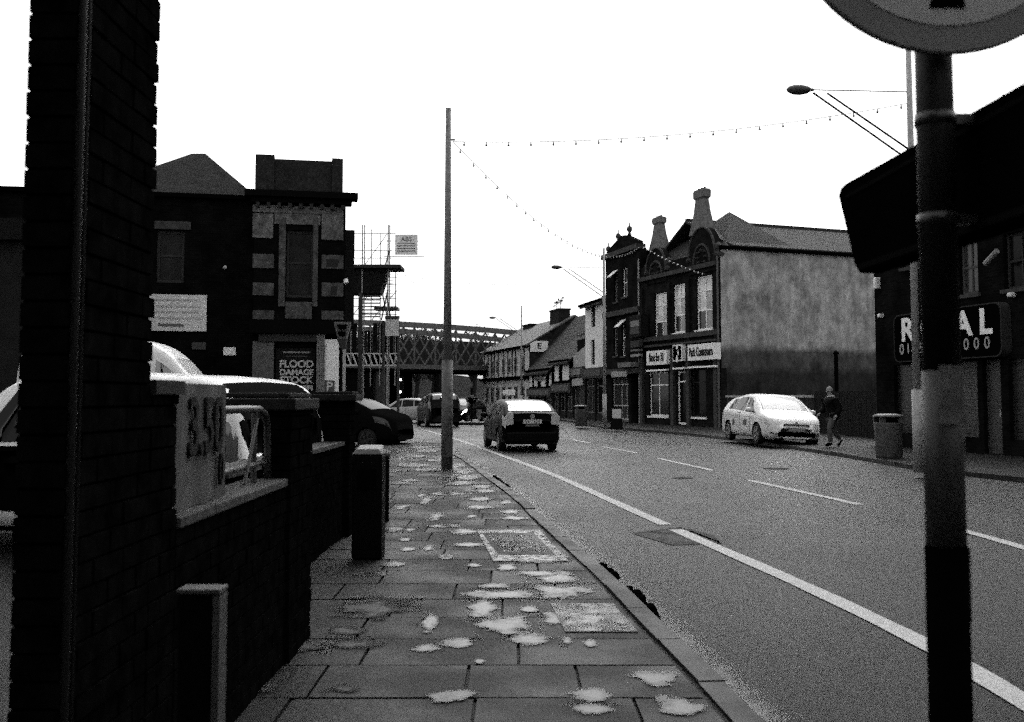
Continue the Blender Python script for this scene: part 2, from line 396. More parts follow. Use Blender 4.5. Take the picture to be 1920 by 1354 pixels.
y = gp(1405, 901).y
spans = [(gp(1612, 947).y, gp(1405, 901).y), (gp(1337, 883).y, gp(1235, 860).y), (gp(1195, 850).y, gp(1130, 838).y), (gp(1105, 831).y, gp(1062, 823).y), (43.5, 47.5), (gp(1815, 998).y-4.2, gp(1800, 994).y)]
for a, b in spans: strip([(interp(CLs, a+(b-a)*k/6), a+(b-a)*k/6) for k in range(7)], 0.15, 0.008, 'road_marking', LINE)
m = MB(); q = [gp(1188, 1000, .004), gp(1262, 1022, .004), gp(1352, 1018, .004), gp(1275, 989, .004)]
def blotch(c, rx, ry, z, n=14, rough=0.25, mb=None, rnd=random):
    mb = mb or MB(); ph = [rnd.uniform(0, 6.28) for _ in range(4)]; k0 = [1+rough*(0.55*math.sin(2*2*PI*i/n+ph[0])+0.45*math.sin(3*2*PI*i/n+ph[1])+0.3*math.sin(5*2*PI*i/n+ph[2])+0.12*math.sin(9*2*PI*i/n+ph[3])) for i in range(n)]
    mb.face([(c.x+rx*k0[i]*math.cos(2*PI*i/n), c.y+ry*k0[i]*math.sin(2*PI*i/n), z) for i in range(n)]); return mb
m.face(q)
m.build('road_patch', wetmat('old_tarmac', 0.005, 40, 0.3, 0.6, 0.75, 0.5, 3, amt=0.9, bump=0.9, spec=0.09), kind='structure')
crack = MB()
for a, b in zip(q+[q[0]], q[1:]+[q[0]]):
    a = a.copy(); b = b.copy(); a.z = b.z = 0.0055; d = (b-a).normalized(); n = Vector((d.y, -d.x, 0))*0.022; crack.face([a-n, a+n, b+n, b-n])
crack.face([gp(1302, 1008, .0055), gp(1352, 1019, .0055), gp(1340, 1005, .0055), gp(1290, 990, .0055)])
crack.build('patch_joint', JOINT, kind='structure')
for c_, rx, ry in ((gp(1455, 879), 0.42, 0.5), (gp(1280, 897), 0.28, 0.35)):
    cv = MB().lathe([(0.28 if rx > .3 else .2, 0.003), (0.27 if rx > .3 else .19, 0.007)], c_, 20).build('manhole_cover', mat('cast_iron_cover', 0.003, 0.7, 0.05, 40, 0.3, 0.3), label='round iron cover set in the road surface, the ' + ('larger one' if rx > .3 else 'smaller one') + ' before the white car', cat='manhole cover')

def softwater(name, base, rough, spec, lo, hi, nscale, wd=-2.0, wn=2.4):
    m = bpy.data.materials.new(name); m.use_nodes = True; t = m.node_tree; b = t.nodes['Principled BSDF']
    b.inputs['Base Color'].default_value = (base, base, base, 1); b.inputs['Specular IOR Level'].default_value = spec
    tc = t.nodes.new('ShaderNodeTexCoord'); g = t.nodes.new('ShaderNodeNewGeometry')
    sub = t.nodes.new('ShaderNodeVectorMath'); sub.operation = 'SUBTRACT'; sub.inputs[1].default_value = (0.5, 0.5, 0); t.links.new(tc.outputs['Generated'], sub.inputs[0])
    sc2 = t.nodes.new('ShaderNodeVectorMath'); sc2.operation = 'MULTIPLY'; sc2.inputs[1].default_value = (1, 1, 0); t.links.new(sub.outputs[0], sc2.inputs[0])
    ln = t.nodes.new('ShaderNodeVectorMath'); ln.operation = 'LENGTH'; t.links.new(sc2.outputs[0], ln.inputs[0])
    n = t.nodes.new('ShaderNodeTexNoise'); n.inputs['Scale'].default_value = nscale; n.inputs['Detail'].default_value = 5; n.inputs['Roughness'].default_value = 0.6; t.links.new(g.outputs['Position'], n.inputs[0])
    ma = t.nodes.new('ShaderNodeMath'); ma.operation = 'MULTIPLY_ADD'; ma.inputs[1].default_value = wd; t.links.new(ln.outputs['Value'], ma.inputs[0])
    m1 = t.nodes.new('ShaderNodeMath'); m1.operation = 'MULTIPLY'; m1.inputs[1].default_value = wn; t.links.new(n.outputs[0], m1.inputs[0]); t.links.new(m1.outputs[0], ma.inputs[2])
    r = t.nodes.new('ShaderNodeMapRange'); r.inputs[1].default_value = lo; r.inputs[2].default_value = hi; r.inputs[3].default_value = 0; r.inputs[4].default_value = 1; t.links.new(ma.outputs[0], r.inputs[0]); t.links.new(r.outputs[0], b.inputs['Alpha'])
    r2 = t.nodes.new('ShaderNodeMapRange'); r2.inputs[1].default_value = lo; r2.inputs[2].default_value = hi+.25; r2.inputs[3].default_value = rough*3.5; r2.inputs[4].default_value = rough; t.links.new(ma.outputs[0], r2.inputs[0]); t.links.new(r2.outputs[0], b.inputs['Roughness'])
    return m
WATER = softwater('rain_water_soft', 0.02, 0.17, 0.25, 0.14, 0.38, 6.5, -2.0, 1.75)
PALE_SHEEN = softwater('painted_wet_sheen', 0.035, 0.5, 0.1, 0.1, 0.5, 7.0, -2.0, 1.8)  # pale base colour stands in for sky sheen on wet slabs by the pillar
FILM = softwater('water_film', 0.035, 0.16, 0.4, 0.55, 1.2, 7.0, -0.5)
FILM2 = softwater('water_film_edge', 0.03, 0.16, 0.45, 0.85, 1.25, 11.0, 0.0)
# puddles standing on the slabs
PUD = [(1078, 1080, 56, 9), (1082, 1107, 62, 10), (940, 1112, 60, 6), (945, 1170, 42, 13), (1000, 1196, 34, 8), (1300, 1322, 48, 15), (1240, 1268, 40, 10), (1107, 1298, 38, 9), (1112, 1327, 32, 7),
       (845, 1303, 40, 8), (797, 1214, 20, 6), (860, 1203, 26, 6), (808, 1166, 12, 14), (720, 1128, 42, 8), (650, 1180, 30, 5), (675, 1205, 42, 8), (905, 1137, 22, 12), (990, 1140, 14, 4), (1037, 1158, 16, 9), (1063, 1200, 9, 5), (1105, 1203, 10, 5),
       (740, 1056, 18, 4), (765, 1028, 12, 3), (805, 1026, 11, 3), (835, 1043, 12, 3), (735, 992, 14, 3), (770, 992, 8, 3), (890, 1058, 11, 3), (952, 1062, 15, 5), (870, 996, 22, 3), (935, 997, 26, 4), (985, 998, 28, 3), (1010, 1020, 20, 3), (975, 970, 26, 3),
       (960, 958, 14, 3), (900, 935, 17, 3), (955, 940, 14, 3), (800, 938, 8, 5), (838, 925, 28, 3), (820, 967, 10, 6), (885, 967, 7, 2), (910, 912, 20, 3), (860, 905, 22, 3), (890, 895, 24, 3), (885, 884, 22, 3), (870, 873, 24, 3), (840, 895, 12, 3), (790, 928, 8, 2), (1060, 1042, 22, 6), (1010, 1048, 34, 4), (770, 900, 14, 2), (800, 880, 20, 2), (760, 870, 18, 2), (820, 862, 20, 2), (775, 855, 22, 2), (800, 845, 20, 2), (790, 838, 20, 2), (755, 950, 9, 3), (760, 1010, 10, 2), (900, 1238, 8, 3), (560, 1210, 40, 8), (640, 1290, 30, 5), (700, 1140, 60, 14), (480, 1290, 30, 6), (1010, 1075, 30, 4), (930, 1098, 26, 4), (700, 1075, 26, 3), (880, 1020, 30, 3), (830, 985, 26, 2), (900, 950, 26, 3), (850, 880, 30, 2), (920, 920, 24, 2), (870, 858, 22, 2), (740, 860, 22, 2), (730, 882, 20, 2), (780, 872, 24, 2), (750, 905, 20, 2), (770, 828, 24, 1.5), (800, 822, 26, 1.5), (740, 845, 20, 2)]
rp = random.Random(3)
for ip, (px, py, hx, hy) in enumerate(PUD):
    zp = PH+.0045+ip*.00003
    a = gp(px-hx, py, PH+.005); b = gp(px+hx, py, PH+.005); c1 = gp(px, py+hy, PH+.011); c2 = gp(px, py-hy, PH+.011)
    cx_, cy_ = (a.x+b.x)/2, (c1.y+c2.y)/2; hx_, hy_ = abs(b.x-a.x)/2*1.8, abs(c2.y-c1.y)/2*1.9+.02
    x1_ = min(cx_+hx_, lk(cy_)-.19)
    mb = MB(); mb.face([(cx_-hx_, cy_-hy_, zp), (x1_, cy_-hy_, zp), (x1_, cy_+hy_, zp), (cx_-hx_, cy_+hy_, zp)]); mb.build('puddle' if not (px < 760 and py > 1090) else 'painted_sheen', WATER if not (px < 760 and py > 1090) else PALE_SHEEN, pav)  # near left patches get their sheen as pale colour
# pale inset cover and the framed inspection cover
def quadsheet(pts, z, name, m_, parent, h=0.012):
    mb = MB(); q = [gp(*p, PH+z) for p in pts]
    mb.hexa([v-Vector((0, 0, h)) for v in q]+q); return mb.build(name, m_, parent)
quadsheet([(1060, 1184), (1196, 1184), (1150, 1131), (1032, 1131)], 0.0075, 'pale_slab', wetmat('pale_wet_slab', 0.03, 9, 0.35, 0.6, 0.6, 0.35, 2.5, amt=0.6, spec=0.2), pav)
quadsheet([(1062, 1183), (1194, 1183), (1149, 1132), (1034, 1132)], 0.0085, 'puddle', FILM, pav, 0.0005)
quadsheet([(925, 1052), (1066, 1052), (1012, 993), (893, 993)], 0.0080, 'cover_frame', wetmat('pale_wet_frame', 0.02, 9, 0.35, 0.6, 0.6, 0.3, 5, amt=0.7, spec=0.2), pav)
quadsheet([(926, 1051), (1065, 1051), (1011, 994), (894, 994)], 0.0090, 'puddle', FILM2, pav, 0.0004)
quadsheet([(934, 1040), (1042, 1040), (1000, 999), (904, 999)], 0.0100, 'inspection_cover', SLAB, pav)
quadsheet([(945, 1034), (1030, 1034), (996, 1003), (912, 1003)], 0.0112, 'puddle', softwater('water_film_thin', 0.02, 0.16, 0.45, 1.3, 1.5, 9.0, 0.0), pav, 0.0004)
# dark lumps of wet leaves in the gutter
for i, pts in enumerate((((930, 897), (950, 902), (972, 915)), ((1152, 1066), (1172, 1084)), ((1196, 1112), (1222, 1132), (1250, 1162)))):
    mb = MB(); rl = random.Random(i); P = [gp(px, py, 0.03) for px, py in pts]
    for a, b in zip(P, P[1:]):
        n = max(8, int((b-a).length/0.02))
        for k in range(n):
            c = a.lerp(b, k/n); c.x = lk(c.y)+rl.uniform(0, 0.07)
            mb.lathe([(0.012, 0), (rl.uniform(.03, .06), 0.02), (rl.uniform(0.015, .03), rl.uniform(0.04, 0.09))], (c.x, c.y, 0.004), 6)
    mb.build('leaf_litter', SOOT, kind='stuff', label='black sodden leaves lodged against the ' + ('far', 'middle', 'near')[i] + ' stretch of left kerb', cat='litter')

# ------------------------------------------------------------------ brick walls at the left edge
def brick_run(root, X1, thick, y0, y1, z0, z1, m_=DBRICK, core=True, L=0.215, H=0.065, jn=0.010, seed=1):
    r = random.Random(seed); z = z0; k = 0; n = 0
    while z < z1-0.02:
        yy = y0-(L/2 if k % 2 else 0)
        while yy < y1-0.01:
            a = max(yy, y0); b = min(yy+L, y1)
            if b-a > 0.03:
                o = r.uniform(-0.005, 0.004); q = 0.003
                MB().box(X1-thick, X1+o, a+(0 if a > y0 else r.uniform(-.003, .003)), b+(r.uniform(-.006, .006) if b == y1 else 0), z, min(z+H, z1)).build('brick', m_, root, clean=False); n += 1
            yy += L+jn
        z += H+jn; k += 1
    if core: MB().box(X1-thick+0.004, X1-0.012, y0+0.008, y1-0.008, z0, z1-0.01).build('mortar_core', MORTAR, root)
    return n
XW = -1.243
pillar = thing('brick_pillar', (XW-0.07, 3.1, PH), 'tall black brick pillar with a pipe on its near corner, reaching past the top of the picture', 'pillar')
brick_run(pillar, XW, 0.135, 2.83, 3.5, PH, 3.35)
pp = MB().tube([(XW+0.012, 2.845, PH), (XW+0.012, 2.845, 3.35)], 0.012, 10)
pp.build('conduit', mat('conduit_metal', 0.008, 0.4, 0.12), pillar)
MB().tube([(XW+0.008, 2.90, PH), (XW+0.008, 2.90, 3.35)], 0.006, 8).build('cable', mat('conduit_metal', 0.03), pillar)
low = thing('boundary_wall', (XW-0.1, 4.6, PH), 'low dark brick boundary wall below the price banner, with pale coping', 'wall')
brick_run(low, XW, 0.2, 3.51, 3.78, PH, 1.56, seed=4)
MB().box(XW-0.23, XW+0.02, 3.49, 3.80, 1.562, 1.61).build('pier_cap', mat('pier_cap_stone', 0.015, 0.9, 0.1, 12, 0.4), low)
brick_run(low, XW, 0.2, 3.79, 5.62, PH, 1.06, seed=2)
cop = mat('coping_stone', 0.035, 0.9, 0.15, 10, 0.6, 0.4)
yy = 3.80
while yy < 5.6:
    MB().box(XW-0.22, XW+0.012, yy, min(yy+0.45, 5.61), 1.062, 1.105+random.uniform(-.003, .003)).build('coping_stone', cop, low, bevel=0.006); yy += 0.456
def gate_pier(x0, x1, y0, y1, h, lab, cap):
    r = thing('gate_pier', ((x0+x1)/2, (y0+y1)/2, PH), lab, 'gate pier', 'gate piers beside the pavement')
    brick_run(r, x1, x1-x0, y0, y1, PH, h-0.09, seed=int(y0*10))
    MB().box(cap[0], cap[1], y0-0.05, y1+0.05, h-0.088, h-0.02).build('cap_stone', mat('pier_cap_dark', 0.012, 0.9, 0.1, 12, 0.4), r, bevel=0.01)
    MB().box(cap[0]+0.04, cap[1]-0.04, y0-0.01, y1+0.01, h-0.018, h+0.01).build('cap_top', mat('pier_cap_dark', 0.012), r, bevel=0.008)
    return r
gate_pier(XW-0.14, XW+0.02, 5.64, 6.25, 1.565, 'nearer brick gate pier with overhanging cap, at the end of the low wall', (XW-0.42, XW+0.05))
low2 = thing('boundary_wall', (XW-0.3, 7.4, PH), 'short dark brick wall between the two gate piers', 'wall')
brick_run(low2, -1.76, 0.2, 6.27, 10.6, PH, 1.05, seed=9)
MB().box(-1.98, -1.74, 6.27, 10.6, 1.052, 1.09).build('coping', cop, low2)
gate_pier(-2.03, -1.70, 10.65, 11.05, 1.60, 'farther brick gate pier with flat cap, behind the black litter bin', (-2.10, -1.63))

# price banner tied to the railing
F = Frame((XW-0.05, 4.62), (XW-0.05, 3.9)); F = Frame((XW-0.045, 3.90), (XW-0.045, 4.56))   # reads from near to far
ban = thing('price_banner', (XW-0.045, 4.2, 1.1), 'grey banner reading 3.50 on the low brick wall', 'banner')
mb = MB()
for i in range(12):
    a = F.L*i/12; b = F.L*(i+1)/12; oa = 0.006*math.sin(i*1.1); ob_ = 0.006*math.sin((i+1)*1.1)
    z0 = 1.112; z1 = 1.605
    mb.hexa([F.p(a, oa, z0), F.p(b, ob_, z0), F.p(b, ob_-.004, z0), F.p(a, oa-.004, z0), F.p(a, oa, z1), F.p(b, ob_, z1), F.p(b, ob_-.004, z1), F.p(a, oa-.004, z1)])
mb.build('sheet', mat('banner_cloth', 0.065, 0.8, 0.1, 8, 0.25), ban, smooth=False)
text('3.50', F, F.L*0.53, 1.42, 0.012, 0.33, mat('banner_ink', 0.008, 0.8, 0.1), ban, sx=0.86, bold=0.004)
text('0', F, F.L*0.86, 1.23, 0.012, 0.20, mat('banner_ink', 0.008), ban, sx=0.6)
# tubular railing on the wall
rail = thing('railing', (XW-0.1, 5.0, 1.1), 'tubular steel railing on the low brick wall beside the white car', 'railing')
RM = mat('railing_paint', 0.03, 0.4, 0.5)
xr = XW-0.10
MB().tube([(xr, 3.85, 1.49), (xr, 5.15, 1.49), (xr, 5.4, 1.485), (xr, 5.52, 1.46), (xr, 5.58, 1.40), (xr, 5.6, 1.25), (xr, 5.6, 1.10)], 0.02, 10).build('top_rail', RM, rail, smooth=True)
MB().tube([(xr, 3.85, 1.20), (xr, 5.58, 1.20)], 0.016, 8).build('lower_rail', RM, rail, smooth=True)
for yy in (3.9, 4.72, 5.30): MB().tube([(xr, yy, 1.09), (xr, yy, 1.475)], 0.016, 8).build('post', RM, rail)
MB().tube([(xr+.02, 5.05, 1.12), (xr+.02, 5.28, 1.44)], 0.009, 6).build('brace', RM, rail)

# short square marker post beside the pillar
mp = thing('marker_post', (-0.975, 3.25, PH), 'short square post with pale top and edge, at the lower left by the pillar', 'post')
PE = mat('post_pale', 0.035, 0.7, 0.3, 12, 0.2)
MB().box(-1.04, -0.935, 3.212, 3.285, PH, 0.932).build('core', mat('post_dark', 0.003, 0.8, 0.0), mp)
MB().box(-0.933, -0.911, 3.205, 3.29, PH, 0.934).build('edge_strip', PE, mp)  # paler side and top: sky light put into the colour
MB().box(-1.047, -0.909, 3.20, 3.295, 0.936, 0.952).build('cap', PE, mp, bevel=0.004)
# slim litter bin and bollard
lb = thing('litter_bin', (-1.305, 9.3, PH), 'slim black square litter bin with pale top on the left pavement', 'bin')
MB().box(-1.44, -1.17, 9.18, 9.45, PH, 1.03).build('body', BLACK, lb, bevel=0.015)
mb = MB(); mb.hexa([(-1.445, 9.17, 1.033), (-1.165, 9.17, 1.033), (-1.165, 9.46, 1.033), (-1.445, 9.46, 1.033), (-1.40, 9.19, 1.085), (-1.20, 9.19, 1.085), (-1.19, 9.44, 1.112), (-1.41, 9.44, 1.112)])
mb.build('lid', mat('bin_lid', 0.10, 0.5, 0.4, 10, 0.3), lb, bevel=0.01)
MB().box(-1.39, -1.22, 9.172, 9.179, 0.72, 0.90).build('slot', SOOT, lb)
bo = thing('bollard', (-1.48, 12.0, PH), 'black bollard with a pale strip, just past the slim litter bin', 'bollard')
MB().tube([(-1.475, 12, PH), (-1.475, 12, 0.84)], 0.032, 10).build('shaft', BLACK, bo)
MB().lathe([(0.033, 0.842), (0.045, 0.86), (0.04, 0.89), (0.01, 0.905)], (-1.475, 12, 0), 10).build('cap', PE, bo, smooth=True)
MB().box(-1.545, -1.512, 11.98, 12.02, PH, 0.86).build('pale_strip', PE, bo)

# ------------------------------------------------------------------ near sign pole on the kerb
SP = thing('sign_pole', (0.806, 1.93, PH), 'thick dark sign pole in the right foreground, carrying the round sign', 'pole')
px0 = 0.818; py0 = 1.93
PAINT = wetmat('pole_paint', 0.004, 6, 0.4, 0.6, 0.6, 0.4, 3, amt=0.6, spec=0.2)
MB().tube([(px0, py0, PH), (px0, py0, 1.27)], 0.039, 24).build('base_sleeve', mat('pole_sleeve', 0.0012, 0.6, 0.0), SP, smooth=True)
MB().tube([(px0, py0, 1.272), (px0, py0, 1.60)], 0.0365, 24).build('worn_section', mat('pole_worn', 0.028, 0.55, 0.4, 10, 0.7, 0.2, stretch=(1, 1, 0.5)), SP, smooth=True)
MB().tube([(px0, py0, 1.602), (px0, py0, 2.66)], 0.0355, 24, 0.034).build('shaft', PAINT, SP, smooth=True)
for zz in (1.89, 2.085): 
    MB().tube([(px0, py0, zz-0.011), (px0, py0, zz+0.011)], 0.038, 24).build('clamp', mat('clamp_steel', 0.02, 0.35, 0.35, 10, 0.3), SP, smooth=True)
    MB().box(px0+0.035, px0+0.07, py0-0.012, py0+0.012, zz-0.010, zz+0.010).build('clamp_lug', mat('clamp_steel', 0.02), SP)
MB().box(px0-0.022, px0+0.022, py0-0.0415, py0-0.0395, 1.50, 1.61).build('torn_sticker', mat('sticker_remains', 0.09, 0.7, 0.2, 40, 0.6), SP)
MB().tube([(px0+0.036, py0-0.005, 1.13), (px0+0.036, py0-0.005, 1.27)], 0.0065, 8).build('pale_strip', PE, SP)
rs = thing('round_sign', (px0+0.012, py0-0.06, 2.505), 'round road sign with grey rim and black arrow, at top of the near pole', 'road sign')
cz = CH+ (745+218)/FPX*1.87; cxs = (1790-CX)/FPX*1.87; R = 0.305; ysn = 1.86
MB().lathe([(R, 0.0), (R, 0.012), (R-0.004, 0.014)], (cxs, ysn, cz), 64, 'y').build('plate', mat('sign_back', 0.06, 0.5, 0.4), rs)
MB().lathe([(R-0.003, -0.002), (R-0.003, -0.0005)], (cxs, ysn, cz), 64, 'y').build('rim', mat('sign_rim', 0.115, 0.55, 0.4, 4, 0.2), rs)
MB().lathe([(R-0.052, -0.004), (R-0.052, -0.0025)], (cxs, ysn, cz), 64, 'y').build('face', mat('sign_face', 0.30, 0.55, 0.4, 4, 0.1), rs)
ap = [(-0.035, -0.236), (0.032, -0.236), (0.012, -0.16), (0.03, -0.05), (0.07, -0.05), (0.0, 0.12), (-0.07, -0.05), (-0.03, -0.05), (-0.014, -0.16)]
ap = [(a, b+.017) for a, b in ap]
MB().prism(ap, lambda a, b, c: (cxs+a, ysn+c, cz+b), (-0.007, -0.0045)).build('arrow', SOOT, rs)
fs = thing('box_sign', (0.85, 2.3, 1.865), 'long black box sign clamped across the near pole, seen edge on', 'sign')
Fb = Frame((0.903, 2.70), (0.935, 1.30))
poly = [(0.12, .025), (0.15, 0.0), (1.40, 0.0), (1.40, .235), (.06, .25), (.025, .245), (.01, .225)]
MB().prism(poly, lambda a, b, c: Fb.p(a, c, 1.862+b), (-0.03, 0.03)).build('casing', mat('box_sign_black', 0.0015, 0.6, 0.0, 5, 0.3), fs, bevel=0.008)
MB().fbox(Fb, 0.16, 1.38, 1.862+0.008, 1.862+0.022, 0.031, 0.034).build('lower_trim', mat('box_trim', 0.005, 0.5, 0.0), fs)
MB().fbox(Fb, 0.08, 1.38, 1.862+0.205, 1.862+0.215, 0.031, 0.034).build('upper_trim', mat('box_trim', 0.02), fs)

# ------------------------------------------------------------------ columns and street lamps
def column(px, py, top_py, D=None, z=PH):
    b = gp(px, py, z) if D is None else at(px, py, D); b.z = z
    return b
b0 = gp(838, 880, PH); zt = at(840, 203, b0.y).z
tp = thing('lighting_pole', b0, 'tall slim pole on the left pavement carrying the strings of bulbs', 'pole')
PM = mat('pole_concrete', 0.15, 0.7, 0.3, 14, 0.5, 0.1)
zs = at(840, 668, b0.y).z
MB().tube([b0, (b0.x, b0.y, zs)], 0.118, 16, 0.112).build('base_section', mat('pole_base_paint', 0.065, 0.6, 0.4, 14, 0.7, 0.1), tp, smooth=True)
MB().tube([(b0.x, b0.y, zs+.01), (b0.x, b0.y, zt)], 0.085, 16, 0.055).build('shaft', PM, tp, smooth=True)
MB().tube([(b0.x, b0.y, zs-0.06), (b0.x, b0.y, zs+0.03)], 0.124, 16).build('collar', mat('pole_collar', 0.02, 0.5, 0.4), tp)
MB().box(b0.x-0.02, b0.x+0.10, b0.y-0.125, b0.y-0.112, 0.35, 0.75).build('access_door', mat('pole_door', 0.04, 0.6, 0.3), tp)
MB().tube([(b0.x, b0.y, zt-0.66), (b0.x+0.14, b0.y, zt-0.66)], 0.02, 8).build('hook', STEELD, tp)

def street_lamp():
    r = thing('street_lamp', (0, 0, 0), '-', 'street lamp', 'street lamps along the right kerb')
    MB().tube([(0, 0, 0), (0, 0, 1.6)], 0.10, 12, 0.10).build('base', STEEL, r, smooth=True)
    MB().tube([(0, 0, 1.61), (0, 0, 8.4)], 0.075, 12, 0.055).build('shaft', STEEL, r, smooth=True)
    for dz, dx in ((0, 0), (0.0, 0.28)):
        MB().tube([(0, 0, 6.08+dz+(0.22 if dx else 0)), (-1.95+dx, 0, 7.42)], 0.02, 6).build('arm', STEELD, r)
    MB().tube([(0, 0, 7.48), (-2.0, 0, 7.48)], 0.012, 6).build('tie_bar', STEELD, r)
    mb = MB(); n = 10; prof = [(-2.48, .02), (-2.44, .07), (-2.34, .11), (-2.2, .115), (-2.07, .085), (-2.0, .04), (-1.94, .03)]
    i0 = len(mb.v)
    for x, rr in prof:
        for j in range(n):
            g = 2*PI*j/n; mb.v.append(Vector((x, rr*1.25*math.cos(g), 7.48+rr*(0.8 if math.sin(g) > 0 else 0.9)*math.sin(g))))
    for k in range(len(prof)-1):
        for j in range(n): mb.f.append((k*n+j, k*n+(j+1) % n, (k+1)*n+(j+1) % n, (k+1)*n+j))
    mb.f.append(tuple(range(n))); mb.f.append(tuple(reversed(range((len(prof)-1)*n, len(prof)*n))))
    mb.build('lamp_head', mat('lamp_head_grey', 0.06, 0.5, 0.4), r, world=False, smooth=True)
    return r
L0 = street_lamp()
lamp_spots = [(gp(1723, 886, PH), 1, 'street lamp behind the near sign pole, biggest of the lamps', 0),
              (gp(1134, 804, PH), 1, 'street lamp in front of the three storey shop, middle one of the lamps', 0),
              (Vector((at(978, 790, 77).x, 77, PH)), 1, 'street lamp by the pale terrace, most distant of the lamps', 0)]
for i, (p, k, lab, rz) in enumerate(lamp_spots):
    o = L0 if i == 0 else copy_tree(L0)
    o.location = p; o.rotation_euler = (0, 0, math.radians((4, 6, 8)[i])); o['label'] = lab
print('lamps', [tuple(round(c, 2) for c in l[0]) for l in lamp_spots])

BULB = mat('festoon_bulb', 0.5, 0.3, 0.5)
BULBD = mat('festoon_bulb_grey', 0.25, 0.3, 0.5)
def festoon(A, B, sag, n, lab, bm=BULBD, r=0.028, cable=0.008, drop=0.06):
    A = Vector(A); B = Vector(B)
    t = thing('festoon_lights', A, lab, 'string lights', 'strings of festoon bulbs over the street')
    P = []
    for k in range(33):
        u = k/32; p = A.lerp(B, u); p.z -= sag*4*u*(1-u); P.append(p)
    MB().tube(P, cable, 5).build('cable', mat('cable_grey', 0.10), t)
    me = None
    for k in range(n):
        u = (k+0.5)/n; p = A.lerp(B, u); p.z -= sag*4*u*(1-u)+drop
        if me is None:
            o = MB().lathe([(0.012, drop), (0.014, r*0.8), (r, 0.0), (r*0.8, -r*0.6), (0.008, -r)], (0, 0, 0), 7).build('bulb', bm, t, world=False, smooth=True); me = o.data
        else:
            o = bpy.data.objects.new('bulb', me); C.objects.link(o); o.parent = t
        o.location = p-A
sA = Vector((b0.x+0.1, b0.y, zt-0.7))
festoon(sA, at(1712, 192, lamp_spots[0][0].y), 0.25, 20, 'string of bulbs from the left pole to the near street lamp')
EB = at(1200, 462, 55.5)
festoon(sA, EB, 1.3, 34, 'long string of bulbs from the left pole to the three storey shop')
festoon(EB+Vector((0.1, -.1, 0)), at(1322, 514, 49.6), 0.12, 16, 'short string of pale bulbs across the front of the gabled shop', BULB, 0.06, drop=0.03)
WA = at(742, 513, 60); WB = at(1133, 520, 50)
t = thing('overhead_wire', WA, 'thin wire sagging across the sky above the bridge', 'wire'); MB().tube([WA.lerp(WB, k/16)-Vector((0, 0, 0.5*4*(k/16)*(1-k/16))) for k in range(17)], 0.01, 5).build('strand', STEEL, t)
t = thing('overhead_wire', WA, 'thin wire dropping from the scaffold towards the terrace', 'wire'); WB2 = at(905, 560, 95)
MB().tube([WA.lerp(WB2, k/16)-Vector((0, 0, 0.5*4*(k/16)*(1-k/16))) for k in range(17)], 0.012, 5).build('strand', STEEL, t)

# ------------------------------------------------------------------ buildings
def bld(name, F, label, cat='building'):
    p = F.p(F.L/2, 0, 0); p.z = 0
    return thing(name, p, label, cat)
def gable_roof(root, F, s0, s1, z0, z1, depth, m_, over=0.3, name='roof', ridge=0.5):
    """ridge along the wall"""
    t = 0.14; mb = MB()
    rd = depth*ridge
    for (o0, za, o1, zb) in ((over, z0-over*(z1-z0)/rd, -rd, z1), (-rd, z1, -depth-over, z0-over*(z1-z0)/(depth-rd))):
        mb.hexa([F.p(s0-.1, o0, za), F.p(s1+.1, o0, za), F.p(s1+.1, o1, zb), F.p(s0-.1, o1, zb), F.p(s0-.1, o0, za+t), F.p(s1+.1, o0, za+t), F.p(s1+.1, o1, zb+t), F.p(s0-.1, o1, zb+t)])
    return mb.build(name, m_, root)

# --- gabled shop with the pale side wall
FM = Frame(FA[6].xy, FA[7].xy)
root = bld('gabled_shop', FM, 'ornate two storey shop with twin gables, tall chimneys and a pale blank side wall')
rotM = math.atan2(FM.d.y, FM.d.x)
BR = brickmat('old_brick', 0.010, 0.014, rotM)
ZE = 8.75; L = FM.L; DEP = 11.5
ops = []
for (a, b, t1, t2) in ((1226, 1252, 548, 634), (1261, 1284, 532, 624), (1304, 1335, 516, 618)):
    s0, z1 = FM.hit(a, t1); s1, z1b = FM.hit(b, t1); _, z0 = FM.hit((a+b)/2, t2); ops.append((s0, s1, z0, (z1+z1b)/2))
zsh = 3.0
shop = []
for (a, b, t1, t2) in ((1216, 1253, 698, 780), (1268, 1288, 696, 800), (1295, 1323, 692, 782)):
    s0, z1 = FM.hit(a, t1); s1, _ = FM.hit(b, t1); _, z0 = FM.hit((a+b)/2, t2); shop.append((s0, s1, max(z0, 0.14), z1))
mb = MB(); wall_cells(mb, FM, 0, L, 0, ZE, ops+shop, -0.35, 0); mb.build('front_wall', BR, root)
for o in ops: window(FM, root, *o, WPAINT, [GLASSG, mat('half_bright_glass', 0.2, 0.15, 0.4, 2, 0.5), GLASSB, mat('curtained_glass', 0.36, 0.3, 0.2, 3, 0.3), GLASSB, GLASSB], bars=((0.5,), (0.36, 0.72)), fw=0.085, sill=WPAINT)
window(FM, root, *shop[0], WPAINT, GLASSG, bars=((0.45,), (0.7,)), fw=0.07, sill=WPAINT)
window(FM, root, *shop[2], mat('dark_window_paint', 0.03), GLASSD, bars=((), (0.72,)), fw=0.07, sill=WPAINT)
# door
s0, s1, z0, z1 = shop[1]
dr = window(FM, root, s0, s1, z0, z1, WPAINT, GLASSD, bars=((), (0.8,)), fw=0.11, name='door')
MB().fbox(FM, s1-0.09, s1-0.06, z0+1.0, z0+1.2, -0.118, -0.09).build('handle', STEEL, dr)
